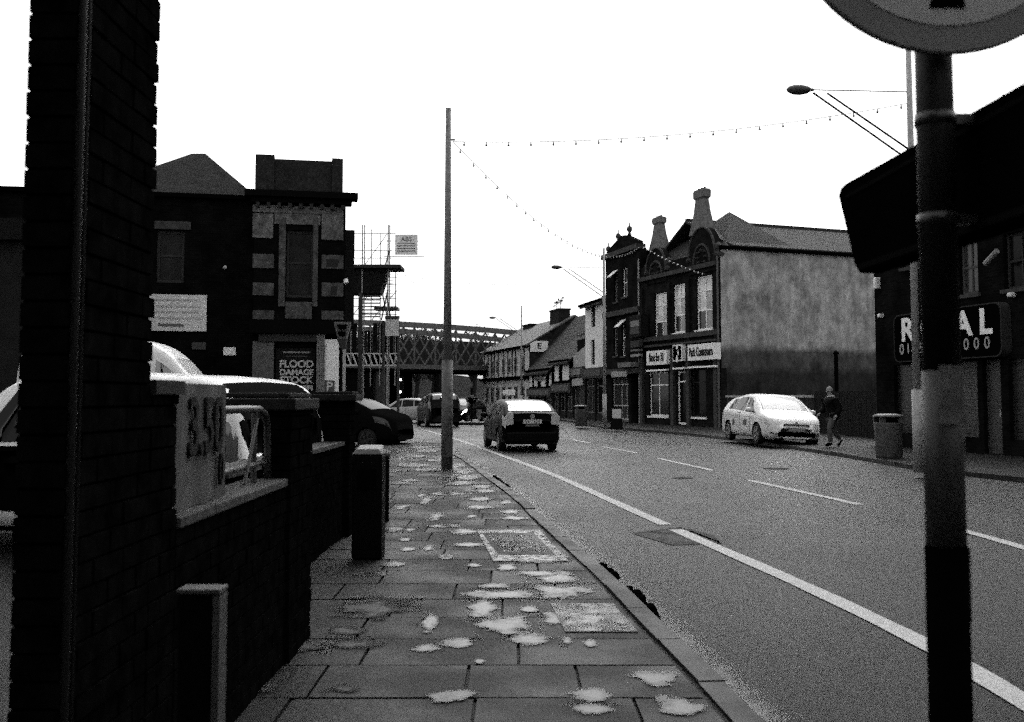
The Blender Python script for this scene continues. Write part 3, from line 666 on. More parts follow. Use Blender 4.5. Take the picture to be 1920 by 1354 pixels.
# side wall (faces the camera)
FS = Frame(FM.p(L, 0, 0).xy, (FM.p(L, 0, 0)-FM.n*DEP).xy)
REND = mat('stained_render', 0.28, 0.95, 0.1, 0.8, 0.45, 0.2, scale2=5, amt2=0.30, stretch=(1.3, 1.3, 0.7))
REND2 = mat('old_lower_render', 0.075, 0.95, 0.1, 1.8, 0.45, 0.2, scale2=7, amt2=0.25, stretch=(1.2, 1.2, 1.6))
REND3 = mat('dark_lower_brick', 0.024, 0.95, 0.1, 1.8, 0.5, 0.2, scale2=7, amt2=0.25)
z1s = FS.hit(1500, 660)[1]; z2s = FS.hit(1500, 692)[1]
def weathered(name):
    m = mat(name, 0.2, 0.95, 0.02); t = m.node_tree; b = t.nodes['Principled BSDF']; g = t.nodes.new('ShaderNodeNewGeometry'); sp = t.nodes.new('ShaderNodeSeparateXYZ'); t.links.new(g.outputs['Position'], sp.inputs[0])
    def noise(scale, st=(1, 1, 1), det=7):
        mp = t.nodes.new('ShaderNodeMapping'); mp.inputs['Scale'].default_value = st; t.links.new(g.outputs['Position'], mp.inputs[0]); n = t.nodes.new('ShaderNodeTexNoise'); n.inputs['Scale'].default_value = scale; n.inputs['Detail'].default_value = det; n.inputs['Roughness'].default_value = .65; t.links.new(mp.outputs[0], n.inputs[0]); return n.outputs[0]
    def math_(op, a, b_, c=None):
        n = t.nodes.new('ShaderNodeMath'); n.operation = op
        for i, v in enumerate((a, b_, c)):
            if v is None: continue
            if isinstance(v, (int, float)): n.inputs[i].default_value = v
            else: t.links.new(v, n.inputs[i])
        return n.outputs[0]
    h = math_('MULTIPLY_ADD', math_('SUBTRACT', noise(0.9), 0.5), 0.9, sp.outputs[2])
    cr = t.nodes.new('ShaderNodeValToRGB'); e = cr.color_ramp.elements
    e[0].position = 0.0; e[0].color = (.022, .022, .022, 1); e[1].position = 1.0; e[1].color = (.28, .28, .28, 1)
    for p, v in ((0.27, 0.024), (0.31, 0.060), (0.375, 0.070), (0.41, 0.26)): el = e.new(p); el.color = (v, v, v, 1)
    t.links.new(math_('MULTIPLY', h, 0.1), cr.inputs[0])
    mott = math_('MULTIPLY', math_('MULTIPLY_ADD', noise(0.9, (1.3, 1.3, 1)), 2.8, -0.35), math_('MULTIPLY_ADD', noise(5, (1, 1, .6)), 1.5, 0.25))
    streak = math_('MULTIPLY_ADD', noise(3.2, (1, 1, .08)), 1.0, 0.5)
    vm = t.nodes.new('ShaderNodeVectorMath'); vm.operation = 'SCALE'; t.links.new(cr.outputs[0], vm.inputs[0]); t.links.new(math_('MULTIPLY', mott, streak), vm.inputs['Scale']); t.links.new(vm.outputs[0], b.inputs['Base Color'])
    return m
REND = REND2 = REND3 = weathered('weathered_gable_render')
MB().fbox(FS, 0.004, DEP, 0, z2s, -0.3, -0.001).build('side_wall_base', REND3, root)
MB().fbox(FS, 0.004, DEP, z2s+.001, z1s, -0.3, 0.004).build('side_wall_middle', REND2, root)
MB().fbox(FS, 0.05, DEP, z1s+.001, ZE+0.02, -0.3, 0.012).build('side_wall_render', REND, root)
MB().fbox(FS, -0.02, DEP+0.1, ZE+0.02, ZE+0.17, -0.2, 0.2).build('gutter', SOOT, root)
MB().fbox(FS, 0.004, 0.05, 0, ZE, 0.001, 0.03).build('corner_trim', BR, root)
# body and roof: ridge parallel to the side wall
body = MB(); body.fbox(FM, 0.002, L-0.36, 0.0, ZE-0.05, -DEP, -0.36); body.build('rear_wall', BR, root)
ZR = 10.78
rf = MB(); mid = L/2-0.3; t = 0.12
for (sa, za, sb, zb) in ((L+0.12, ZE+0.12, mid, ZR), (mid, ZR, -0.1, ZE+0.1)):
    rf.hexa([FM.p(sa, -0.7, za), FM.p(sa, -DEP, za), FM.p(sb, -DEP, zb), FM.p(sb, -0.7, zb), FM.p(sa, -0.7, za+t), FM.p(sa, -DEP, za+t), FM.p(sb, -DEP, zb+t), FM.p(sb, -0.7, zb+t)])
rfo = rf.build('roof', SLATE, root)
rt = MB()
for k in range(30): rt.fbox(FM, mid-0.12, mid+0.12, ZR+0.08, ZR+0.22, -0.75-k*0.36, -0.75-k*0.36-0.34)
rt.build('ridge_tiles', SLATE, rfo)
# hipped cross roof behind the front gables
hp = MB(); P = [FM.p(-0.05, -0.3, ZE+0.1), FM.p(L+0.05, -0.3, ZE+0.1), FM.p(L*0.62, -2.6, ZR+0.5), FM.p(L*0.40, -3.0, ZR-0.1), FM.p(-0.05, -4.6, ZE+0.1), FM.p(L+0.05, -4.8, ZE+0.1)]
for f in ((0, 1, 2, 3), (0, 3, 4), (1, 5, 2), (2, 5, 4, 3)): hp.face([P[i] for i in f])
hp.build('hipped_roof', SLATE, root)
# twin shaped gables
def shaped_gable(c, wd, hgt, z0):
    pts = []
    for k in range(13):
        a = PI*k/12
        pts.append((c-math.cos(a)*wd*(0.5 if 2 < k < 10 else 0.5), z0+hgt*(0.35+0.65*math.sin(a))))
    poly = [(c+wd*0.5, z0), (c-wd*0.5, z0)]+pts
    g = MB().prism(poly, lambda a, b, cc: FM.p(a, cc, b), (-0.30, 0.08)); go = g.build('gable', BR, root)
    for rr in (1.0, 0.62):
        tp_ = []
        for k in range(13):
            a = PI*k/12; tp_.append(FM.p(c-math.cos(a)*wd*0.5*rr, 0.1, z0+hgt*(0.35+0.65*math.sin(a))*rr))
        MB().tube(tp_, 0.07, 6).build('coping', STONED, go)
    MB().lathe([(0.26, 0), (0.30, 0.12), (0.16, 0.24), (0.24, 0.36), (0.24, 0.55), (0.05, 0.7)], FM.p(c-wd*0.5-0.02, -0.1, z0+hgt*0.3), 10).build('scroll', STONED, go)
    MB().lathe([(0.26, 0), (0.30, 0.12), (0.16, 0.24), (0.24, 0.36), (0.24, 0.55), (0.05, 0.7)], FM.p(c+wd*0.5+0.02, -0.1, z0+hgt*0.3), 10).build('scroll', STONED, go)
    # carved centre
    for k in range(8):
        a = 2*PI*k/8; MB().lathe([(0.10, 0), (0.13, 0.05), (0.03, 0.1)], FM.p(c+0.36*math.cos(a), 0.10, z0+0.75+0.36*math.sin(a)), 7).build('carving', STONED, go)
zg = 7.75
s_a = FM.hit(1318, 440)[0]; s_b = FM.hit(1232, 470)[0]
shaped_gable(s_a, 2.5, 2.3, zg); shaped_gable(s_b, 2.2, 1.9, zg)
for zz, hh, oo in ((FM.hit(1335, 500)[1], 0.22, 0.22), (FM.hit(1335, 625)[1]-0.1, 0.25, 0.18), (FM.hit(1335, 640)[1]-0.02, 0.10, 0.30)):
    MB().fbox(FM, -0.02, L-0.01, zz, zz+hh, 0.002, oo).build('string_course', STONED, root)
for s_ in (0.1, FM.hit(1257, 600)[0]-0.12, FM.hit(1293, 600)[0]-0.1, L-0.35):
    MB().fbox(FM, s_, s_+0.26, 3.9, 7.6, 0.003, 0.14).build('pilaster', BR, root)
for s_ in (0.02, FM.hit(1262, 700)[0]-0.05, FM.hit(1292, 700)[0]-0.08, L-0.42):
    MB().fbox(FM, s_, s_+0.3, 0, 4.1, 0.003, 0.16).build('pilaster', STONED, root)
# chimneys
STONEC = mat('chimney_brick', 0.12, 0.95, 0.1, 8, 0.6, 0.3)
def chimney(px, ytop, ybase, wpx, o):
    s, ztop = FM.hit(px, ytop, o); _, zb = FM.hit(px, ybase, o)
    wd = 0.62; H = ztop-zb
    ch = MB()
    for (a, b, w0, w1) in ((0, 0.45, 1.0, 0.66), (0.45, 0.78, 0.66, 0.50), (0.78, 0.82, 0.50, 0.66), (0.82, 0.97, 0.66, 0.68), (0.97, 1.0, 0.62, 0.60)):
        za, zb2 = zb+H*a, zb+H*b; q = []
        for ww, z in ((w0, za), (w1, zb2)):
            hh = wpx*ww/2
            q += [FM.p(s-hh, o+0.35*ww, z), FM.p(s+hh, o+0.35*ww, z), FM.p(s+hh, o-0.35*ww, z), FM.p(s-hh, o-0.35*ww, z)]
        ch.hexa(q)
    co = ch.build('chimney', STONEC, root)
    for k in (-0.32, 0, 0.32):
        MB().lathe([(0.07, 0), (0.06, 0.08), (0.07, 0.1)], FM.p(s+k*wpx*0.6, o, ztop+0.005), 8).build('chimney_pot', STONEC, co)
chimney(1316, 356, 440, 1.5, -0.9); chimney(1236, 408, 468, 1.25, -0.9)
# signs
def signboard(F, a, b, t1, b1, o, body, col, ink, size, sx=1.0, nm='signboard', root=root, border=None, fit=None):
    s0, z1 = F.hit(a, t1[0], o); s1, z1b = F.hit(b, t1[1], o); z0 = F.hit(a, b1[0], o)[1]; z0b = F.hit(b, b1[1], o)[1]
    zt_, zb_ = (z1+z1b)/2, (z0+z0b)/2
    so = MB().fbox(F, s0, s1, zb_, zt_, 0.02, o).build(nm, col, root)
    if border is not None: MB().fbox(F, s0+.07, s1-.07, zb_+0.08, zt_-0.07, o+0.001, o+0.02).build('inner_panel', border, so)
    if body: text(body, F, (s0+s1)/2, (zt_+zb_)/2, o+0.025, size, ink, so, sx=sx, bold=0.012, fit=min(fit, (s1-s0)*.86) if fit else None)
    return so, (s0, s1, zb_, zt_)
INK = mat('sign_ink', 0.02, 0.7, 0.1)
signboard(FM, 1212, 1250, (660, 655), (686, 682), 0.36, 'Rent for 10', WHITE, INK, 0.62, 0.62, fit=1.55)
signboard(FM, 1289, 1340, (649, 640), (678, 672), 0.36, 'Park Consumers', WHITE, INK, 0.62, 0.62, fit=2.35)
so, _ = signboard(FM, 1261, 1278, (648, 645), (680, 675), 0.40, None, WHITE, INK, 0.5, border=SOOT)
s0, z0 = FM.hit(1270, 662, 0.42)
for ds, dz, a in ((-0.02, 0.28, 0.10), (0.10, 0.02, 0.07), (-0.04, -0.30, 0.09)):
    MB().prism([(ds+a*math.cos(k*PI/4), dz+(a if dz > .1 else a*2.2)*math.sin(k*PI/4)) for k in range(8)], lambda x, y_, c: FM.p(s0+x, c, z0+y_), (0.422, 0.434)).build('emblem', WHITE, so)
for a, b, yb in ((1212, 1250, 697), (1262, 1284, 693), (1290, 1341, 691)):
    s0, z0 = FM.hit(a, yb, 0.3); s1, _ = FM.hit(b, yb-3, 0.3); MB().fbox(FM, s0, s1, z0, z0+0.09, 0.165, 0.34).build('fascia_ledge', WPAINT, root)
MB().tube([FM.p(L+0.02, 0.12, 0.1), FM.p(L+0.02, 0.12, 8.4)], 0.05, 8).build('downpipe', mat('downpipe', 0.07, 0.6, 0.3), root)

# --- three storey shop with finials
F3 = Frame(FA[5].xy, FA[6].xy)
root3 = bld('narrow_shop', F3, 'narrow dark three storey shop with finials and small open windows')
BR3 = brickmat('sooty_brick', 0.008, 0.011, rotM)
L3 = F3.L; Z3 = 9.9
ops = []
for (a, b, t1, t2) in ((1151, 1158, 512, 567), (1166, 1176, 504, 558), (1150, 1158, 606, 668), (1165, 1173, 598, 668)):
    s0, z1 = F3.hit(a, t1); s1, _ = F3.hit(b, t1); _, z0 = F3.hit(a, t2); ops.append((s0, s1, z0, z1))
s0, z1 = F3.hit(1147, 700); s1, _ = F3.hit(1178, 700); z0 = F3.hit(1160, 790)[1]; shopw = (s0, s1, max(z0, 0.25), min(z1, 3.3))
s0, z1 = F3.hit(1183, 690); s1, _ = F3.hit(1199, 690); passage = (s0, s1, 0.0, z1)
mb = MB(); wall_cells(mb, F3, 0, L3-.002, 0, Z3, ops+[shopw, passage], -0.35, 0); mb.build('front_wall', BR3, root3)
MB().fbox(F3, 0.0, L3-.002, 0, Z3-0.1, -9, -2.2).build('rear_wall', BR3, root3)
MB().fbox(F3, 0.0, L3-.002, 3.6, Z3-0.1, -2.199, -0.352).build('upper_floor', SOOT, root3)
for i, o in enumerate(ops): window(F3, root3, *o, WPAINT if i % 2 else mat('grey_window_paint', 0.2), GLASSG, bars=((), (0.5,)), fw=0.06, sill=STONED)
window(F3, root3, *shopw, mat('pale_shop_frame', 0.35), GLASSG, bars=((0.5, 0.8), (0.3, 0.75)), fw=0.08, sill=STONE)
for (px, py) in ((1154, 517), (1169, 610)):    # open top lights tilting out
    s, z = F3.hit(px, py); mb = MB()
    mb.hexa([F3.p(s-0.3, 0.45, z-0.12), F3.p(s+0.35, 0.45, z-0.12), F3.p(s+0.35, 0.0, z+0.28), F3.p(s-0.3, 0.0, z+0.28), F3.p(s-0.3, 0.45, z-0.07), F3.p(s+0.35, 0.45, z-0.07), F3.p(s+0.35, 0.0, z+0.33), F3.p(s-0.3, 0.0, z+0.33)])
    mb.build('open_casement', WHITE, root3)
for py, hh, oo in ((575, 0.3, 0.25), (690, 0.3, 0.35)):
    zz = F3.hit(1198, py)[1]; MB().fbox(F3, 0, L3-.003, zz-hh, zz, 0.002, oo).build('cornice', STONED, root3)
MB().fbox(F3, -0.05, L3, Z3, Z3+0.28, -0.3, 0.28).build('cornice', STONED, root3)
pd = [(0.4, Z3+0.28), (L3-0.2, Z3+0.28), (L3-0.2, Z3+0.45), (L3*0.62, Z3+1.05), (L3*0.5, Z3+1.1), (0.4, Z3+0.45)]
MB().prism(pd, lambda a, b, c: F3.p(a, c, b), (-0.25, 0.1)).build('pediment', BR3, root3)
for s_, zz in ((0.25, Z3+0.3), (L3*0.34, Z3+0.85), (L3*0.66, Z3+1.02)):
    MB().lathe([(0.14, 0), (0.06, 0.15), (0.17, 0.3), (0.15, 0.45), (0.04, 0.55), (0.03, 0.75)], F3.p(s_, -0.1, zz), 8).build('finial', STONED, root3, smooth=True)
so, _ = signboard(F3, 1180, 1201, (594, 588), (632, 632), 0.5, None, mat('sign_dark', 0.008), INK, 0.4, root=root3)
for (py0, py1, v) in ((603, 611, 0.2), (615, 625, 0.06), (640, 650, 0.04), (656, 658, 0.12), (665, 668, 0.25)):
    s0, z1 = F3.hit(1182, py0, .52); s1, z0 = F3.hit(1198, py1, .52); MB().fbox(F3, s0, s1, z0, z1, 0.30 if py0 > 632 else 0.502, 0.52).build('sign_panel', mat('sign_panel_%d' % int(v*100), v), root3)
s0, z1 = F3.hit(1146, 697, .4); s1, z0 = F3.hit(1175, 706, .4); so = MB().fbox(F3, s0, s1, z0, z1, 0.355, 0.4).build('shop_sign', mat('sign_grey', 0.28, 0.7, 0.2, 12, 0.5), root3)
MB().tube([F3.p(L3-0.1, 0.1, 0.1), F3.p(L3-0.1, 0.1, 9.3)], 0.05, 8).build('downpipe', mat('pale_downpipe', 0.28), root3)
MB().fbox(F3, passage[0]-0.3, L3-.004, passage[3]+0.02, passage[3]+0.3, 0.002, 0.7).build('balcony', STONE, root3)

# --- white rendered house
FW = Frame(FA[4].xy, FA[5].xy); LW = FW.L
rw = bld('white_house', FW, 'white rendered house with slit windows above a dark shopfront')
ZW = FW.hit(1099, 575)[1]; ops = []
for (a, b, t1, t2) in ((1108, 1116, 574, 614), (1108, 1115, 638, 684)):
    s0, z1 = FW.hit(a, t1); s1, _ = FW.hit(b, t1); _, z0 = FW.hit(a, t2); ops.append((s0, s1, z0, z1))
WR = mat('white_render', 0.62, 0.9, 0.1, 2, 0.12, 0.1)
zs_ = FW.hit(1110, 690)[1]
mb = MB(); wall_cells(mb, FW, 0, LW-.002, zs_, ZW, ops, -0.3, 0); mb.build('front_wall', WR, rw)
for o in ops: window(FW, rw, *o, mat('dark_window_paint', 0.03), GLASSD, bars=((), (0.5,)), fw=0.07)
MB().fbox(FW, 0, LW-.002, 0, ZW-.05, -8, -0.302).build('rear_wall', BR3, rw)
gable_roof(rw, FW, 0, LW, ZW, ZW+1.9, 8, SLATE, over=0.35)
MB().fbox(FW, -0.3, LW-.01, ZW-0.02, ZW+0.12, 0.05, 0.42).build('gutter', SOOT, rw)
def shopfront(F, root, s0, s1, z1, dark=0.012, fas=None, sgn=None, nb=3, awn=False):
    MB().fbox(F, s0, s1, z1-0.65, z1, 0.0, 0.22).build('fascia', mat('fascia_%d' % int(dark*1000), dark, 0.7, 0.2, 3, 0.5), root)
    if sgn: MB().fbox(F, s0+0.5, s1-0.5, z1-0.52, z1-0.12, 0.222, 0.25).build('shop_sign', mat('shop_sign_%d' % int(sgn*100), sgn, 0.7, 0.2, 5, 0.7), root)
    MB().fbox(F, s0, s1, 0.1, 0.55, -0.3, -0.02).build('stall_riser', mat('riser', 0.012), root)
    n = nb; w_ = (s1-s0)/n
    for k in range(n+1): MB().fbox(F, max(s0, s0+k*w_-0.07), min(s1, s0+k*w_+0.07), 0.1, z1-0.66, -0.28, 0.06).build('shop_pillar', mat('riser', 0.012), root)
    for k in range(n): window(F, root, s0+k*w_+0.075, s0+(k+1)*w_-0.075, 0.56, z1-0.68, mat('shop_frame_grey', 0.15), GLASSD if k % 2 else GLASSG, bars=((0.5,), (0.78,)), fw=0.06, name='shop_window')
shopfront(FW, rw, 0, LW-.01, zs_-.01, 0.012, sgn=0.05, nb=2)

# --- low link house with pale gable wall
FL_ = Frame(FA[3].xy, FA[4].xy); LL = FL_.L
rl_ = bld('link_house', FL_, 'small pale fronted shop squeezed between white house and half timbered houses')
za = FL_.hit(1076, 690)[1]; zb_ = FL_.hit(1077, 668)[1]; zc = FL_.hit(1097, 657)[1]
MB().prism([(0, za), (LL, za), (LL, zc+0.3), (0, zb_)], lambda a, b, c: FL_.p(a, c, b), (-0.3, 0)).build('front_wall', mat('pale_render', 0.28, 0.9, 0.1, 4, 0.3), rl_)
MB().fbox(FL_, 0, LL-.002, 0, 5.5, -7, -0.302).build('rear_wall', BR3, rl_)
gable_roof(rl_, FL_, 0, LL-.1, 5.6, 7.2, 7, SLATE, over=-0.3)
shopfront(FL_, rl_, 0, LL-.01, za-.01, 0.02, sgn=0.12, nb=1)
MB().fbox(FL_, 0.2, LL-.4, za-1.25, za-0.75, 0.07, 0.12).build('window_sign', mat('sign_grey', 0.28), rl_)

# --- half timbered pair
def timbered(Fx, lab, pxs, tops, bots, zs0, zr, dark_px):
    Lx = Fx.L; r = bld('half_timbered_house', Fx, lab); r['group'] = 'half timbered houses over shops'
    ze = Fx.hit(*tops)[1]; zb = Fx.hit(*bots)[1]
    MB().fbox(Fx, 0.0, Lx-.002, 0, ze-0.02, -8, -0.25).build('rear_wall', BR3, r)
    MB().fbox(Fx, 0.0, Lx-.002, zb, ze, -0.249, -0.02).build('timber_frame', SOOT, r)
    for a, b, t1, t2 in pxs:
        s0, z1 = Fx.hit(a, t1); s1, _ = Fx.hit(b, t1); z0 = Fx.hit(a, t2)[1]
        wdt = s1-s0; h = min(0.25, (z1-z0)*0.15)
        poly = [(s0, z0), (s1, z0), (s1, z1-h), (s1-wdt*0.2, z1), (s0+wdt*0.2, z1), (s0, z1-h)]
        MB().prism(poly, lambda x, y_, c: Fx.p(x, c, y_), (-0.019, 0.02)).build('plaster_panel', mat('plaster_white', 0.6, 0.9, 0.1, 5, 0.2), r)
    gable_roof(r, Fx, 0, Lx, ze, zr, 8, mat('dark_tile', 0.022, 0.85, 0.15, 4, 0.4, scale2=20, amt2=0.3), over=0.45)
    MB().fbox(Fx, 0, Lx-.003, ze-0.18, ze-0.03, 0.021, 0.4).build('gutter', SOOT, r)
    shopfront(Fx, r, 0, Lx-.01, zb-.01, 0.02, sgn=0.08, nb=3)
    return r
FT2 = Frame(FA[2].xy, FA[3].xy)
timbered(FT2, 'half timbered house with two white panels, beside the small pale fronted shop', ((1040, 1048, 682, 715), (1055, 1067, 677, 713)), (1052, 675), (1052, 719), 0, 7.6, None)
FT1 = Frame(FA[1].xy, FA[2].xy)
r_ = timbered(FT1, 'half timbered house with narrow white panels under a long sloping roof', ((993, 998, 698, 726), (1002, 1008, 697, 725), (1015, 1023, 696, 725), (1030, 1034, 695, 724)), (1010, 692), (1010, 728), 0, 8.1, None)
s0, z1 = FT1.hit(1003, 703, .03); s1, z0 = FT1.hit(1021, 714, .03)
MB().fbox(FT1, s0, s1, z0, z1, 0.021, 0.05).build('sash_window', mat('grey_sash', 0.15, 0.5, 0.4, 8, 0.6), r_)

# --- long pale terrace running to the bridge
FP = Frame(FA[0].xy, FA[1].xy); LP = FP.L
rp_ = bld('pale_terrace', FP, 'long pale terrace with dark vertical battens, its end gable carrying a white sign')
ZP = 5.95
PW = mat('pale_stucco', 0.42, 0.9, 0.1, 2.5, 0.35, 0.1, scale2=9, amt2=0.3)
MB().fbox(FP, 0, LP, 0, ZP, -8, 0).build('front_wall', PW, rp_)
for i in range(11):
    s_ = 0.6+i*LP/11.2+random.uniform(-.3, .3); MB().fbox(FP, s_, s_+random.uniform(0.1, 0.3), 3.4, ZP-0.05, 0.002, 0.07).build('batten', mat('batten_dark', 0.04), rp_)
for i in range(7):
    s_ = 1.5+i*2.1; 
    window(FP, rp_, s_, s_+0.9, 3.7, 5.0, mat('grey_window_paint', 0.2), GLASSD, o=0.06, bars=((0.5,), (0.5,)), fw=0.08)
    window(FP, rp_, s_, s_+1.1, 1.0, 2.5, mat('grey_window_paint', 0.2), GLASSD, o=0.06, bars=((0.5,), ()), fw=0.08)
MB().fbox(FP, 0, LP, 3.1, 3.35, 0.002, 0.35).build('canopy', SOOT, rp_)
s0, z1 = FP.hit(943, 731, .1); s1, _ = FP.hit(966, 731, .1)
MB().fbox(FP, s0, s1, z1-0.5, z1, 0.08, 0.12).build('shop_sign', WHITE, rp_)
FE = Frame(FP.p(LP, 0, 0).xy, (FP.p(LP, 0, 0)-FP.n*8).xy)
zr = 8.35
MB().prism([(0.01, 0), (7.98, 0), (7.98, ZP), (4.0, zr), (0.01, ZP)], lambda a, b, c: FE.p(a, c, b), (-0.3, 0.004)).build('gable_wall', brickmat('gable_slate_hung', 0.02, 0.012, 0.2, 0.3, 0.2), rp_)
gable_roof(rp_, FP, 0, LP, ZP, zr, 8, mat('grey_slate', 0.085, 0.7, 0.3, 3, 0.3, scale2=20, amt2=0.3), over=0.3)
MB().fbox(FP, -.1, LP+.05, ZP-0.22, ZP-0.05, 0.06, 0.32).build('gutter', SOOT, rp_)
def chim_block(F, s, o, w_, d_, z0, z1):
    c = MB().fbox(F, s-w_/2, s+w_/2, z0, z1, o-d_/2, o+d_/2).build('chimney', mat('sooty_chimney', 0.015, 0.95, 0.05, 5, 0.5), rp_)
    MB().fbox(F, s-w_/2-.06, s+w_/2+.06, z1+.002, z1+0.14, o-d_/2-.06, o+d_/2+.06).build('chimney_cap', mat('sooty_chimney', 0.015), c)
    return c
chim_block(FP, LP-2.2, -3.4, 2.6, 1.0, 7.4, 8.95)
chim_block(FP, 4.5, -3.6, 2.4, 0.8, 7.6, 8.35)
# sign on the gable
sg = MB(); s0, z1 = FE.hit(994, 639); s1, z0 = FE.hit(1027, 660)
sgo = MB().fbox(FE, s0, s1, z0, z1, 0.01, 0.09).build('wall_sign', WHITE, rp_); 
text('E', FE, (s0+s1)/2, (z0+z1)/2, 0.1, 0.7, INK, sgo, bold=0.02)
# --- leaf tufts helper
LEAF = mat('dark_foliage', 0.035, 0.9, 0.1, 3, 0.5)
TRUNK = mat('bark', 0.02, 0.9, 0.1)
def leafball(mb, c, r, n, sz, rnd, sq=1.0):
    for _ in range(n):
        while True:
            v = Vector((rnd.uniform(-1, 1), rnd.uniform(-1, 1), rnd.uniform(-1, 1)))
            if v.length < 1: break
        p = Vector(c)+Vector((v.x*r, v.y*r, v.z*r*sq)); a = Vector((rnd.gauss(0, 1), rnd.gauss(0, 1), rnd.gauss(0, 1))).normalized(); b = a.orthogonal().normalized()
        s_ = sz*rnd.uniform(0.5, 1.3); mb.face([p-a*s_, p+b*s_*0.6, p+a*s_, p-b*s_*0.6])
def plant(name, base, h, r, lab, cat, n=260, sz=0.12, clumps=7, seed=1, grp=None):
    rnd = random.Random(seed); t = thing(name, base, lab, cat, grp); base = Vector(base)
    mt = MB(); mt.tube([base, base+Vector((0.05*h, 0, h*0.5)), base+Vector((0, 0, h*0.8))], 0.035*h, 6, 0.012*h)
    ml = MB()
    for k in range(clumps):
        c = base+Vector((rnd.uniform(-r, r)*0.6, rnd.uniform(-r, r)*0.6, h*rnd.uniform(0.45, 0.95)))
        mt.tube([base+Vector((0, 0, h*0.35)), c], 0.012*h, 5, 0.004*h); leafball(ml, c, r*rnd.uniform(0.3, 0.55), n//clumps, sz, rnd)
    mt.build('trunk', TRUNK, t); ml.build('crown', LEAF, t, clean=False)
    return t
ps = FP.p(LP-2.9, -3.3, 9.09); plant('shrub', ps, 0.75, 0.35, 'taller weed sprouting from the big terrace chimney', 'weed', 90, 0.07, 5, 5)
ps = FP.p(LP-1.7, -3.3, 9.09); plant('shrub', ps, 1.05, 0.3, 'slim weed sprouting from the big terrace chimney', 'weed', 90, 0.07, 5, 6)

# --- dark shop on the right with the sign board
XR0 = 12.3+0.222*25.5
FR = Frame((XR0-0.222*30.9, 30.9), (XR0-0.222*17.5, 17.5))
rr_ = bld('corner_shop', FR, 'dark two storey shop with a black sign board, behind the near pole')
LR = FR.L; BRR = brickmat('charcoal_brick', 0.005, 0.007, -1.35)
ops = []; doors = []
for (a, b, t1, t2) in ((1690, 1722, 420, 500), (1796, 1832, 455, 552), (1880, 1935, 440, 540)):
    s0, z1 = FR.hit(a, t1); s1, _ = FR.hit(b, t1); z0 = FR.hit((a+b)/2, t2)[1]; ops.append((s0, s1, z0, z1))
wn = [(FR.hit(1676, 700)[0], FR.hit(1725, 700)[0], 0.5, 2.5), (FR.hit(1740, 700)[0], FR.hit(1832, 700)[0], 0.5, 2.5), (FR.hit(1842, 700)[0], FR.hit(1876, 700)[0], 0.12, 2.5), (FR.hit(1890, 700)[0], FR.hit(1990, 700)[0], 0.5, 2.5)]
mb = MB(); wall_cells(mb, FR, 0, LR, 0, 7.1, ops+wn, -0.3, 0); mb.build('front_wall', BRR, rr_)
MB().fbox(FR, 0, LR, 0, 7.0, -6, -0.6).build('rear_wall', SOOT, rr_)
MB().fbox(FR, 0, LR, 7.0, 7.12, -6, -0.302).build('flat_roof', SLATE, rr_)
for k, o in enumerate(ops): window(FR, rr_, *o, mat('dim_window_paint', 0.06) if k == 1 else mat('dark_window_paint', 0.03), GLASSG if k == 1 else GLASSD, bars=((0.5,), (0.5,)), fw=0.07, sill=STONED)
SHUT = mat('roller_shutter', 0.028, 0.5, 0.4, 2, 0.3)
for k, o in enumerate(wn):
    if k == 2:
        d_ = MB().fbox(FR, o[0], o[1], o[2], o[3], -0.2, -0.12).build('door', SHUT, rr_); MB().fbox(FR, o[1]-0.16, o[1]-0.12, 1.05, 1.25, -0.119, -0.07).build('handle', STEEL, d_)
    else:
        for j in range(22):
            z_ = o[2]+(o[3]-o[2])*j/22; MB().fbox(FR, o[0], o[1], z_+0.004, z_+(o[3]-o[2])/22, -0.2, -0.13+0.012*(j % 2)).build('shutter_slat', mat('shutter_dark', 0.012, 0.4, 0.4) if k != 1 else SHUT, rr_)
s0, z1 = FR.hit(1675, 592, .3); s1, _ = FR.hit(1876, 565, .3); z0 = FR.hit(1675, 680, .3)[1]
poly = []
rdx = 0.22
for cx_, cz_, a0 in ((s1-rdx, z1-rdx, 0), (s0+rdx, z1-rdx, 90), (s0+rdx, z0+rdx, 180), (s1-rdx, z0+rdx, 270)):
    for k in range(5): a = math.radians(a0+k*22.5); poly.append((cx_+rdx*math.cos(a), cz_+rdx*math.sin(a)))
sb_ = MB().prism(poly, lambda a, b, c: FR.p(a, c, b), (0.01, 0.3)).build('sign_board', mat('sign_rim_grey', 0.03), rr_)
poly2 = [((a-(s0+s1)/2)*0.985+(s0+s1)/2, (b-(z0+z1)/2)*0.955+(z0+z1)/2) for a, b in poly]
MB().prism(poly2, lambda a, b, c: FR.p(a, c, b), (0.301, 0.306)).build('sign_face', SOOT, sb_)
SIGNW = mat('sign_letters', 0.75, 0.6, 0.2)
cs = (s0+s1)/2; cz2 = (z0+z1)/2
for ch_, px in (('R', 1701), ('O', 1743), ('Y', 1778), ('A', 1806), ('L', 1848)):
    text(ch_, FR, FR.hit(px, 620, .31)[0], cz2+0.20, 0.31, 0.90, SIGNW, sb_, sx=1.12, bold=0.03)
for ch_, px in (('0', 1691), ('1', 1703), ('2', 1714), ('5', 1727), ('7', 1740), ('2', 1762), ('1', 1778), ('0', 1792), ('0', 1812), ('0', 1831), ('0', 1851)):
    text(ch_, FR, FR.hit(px, 655, .31)[0], cz2-0.33, 0.31, 0.42, mat('sign_digits', 0.3), sb_, sx=1.05, bold=0.004)
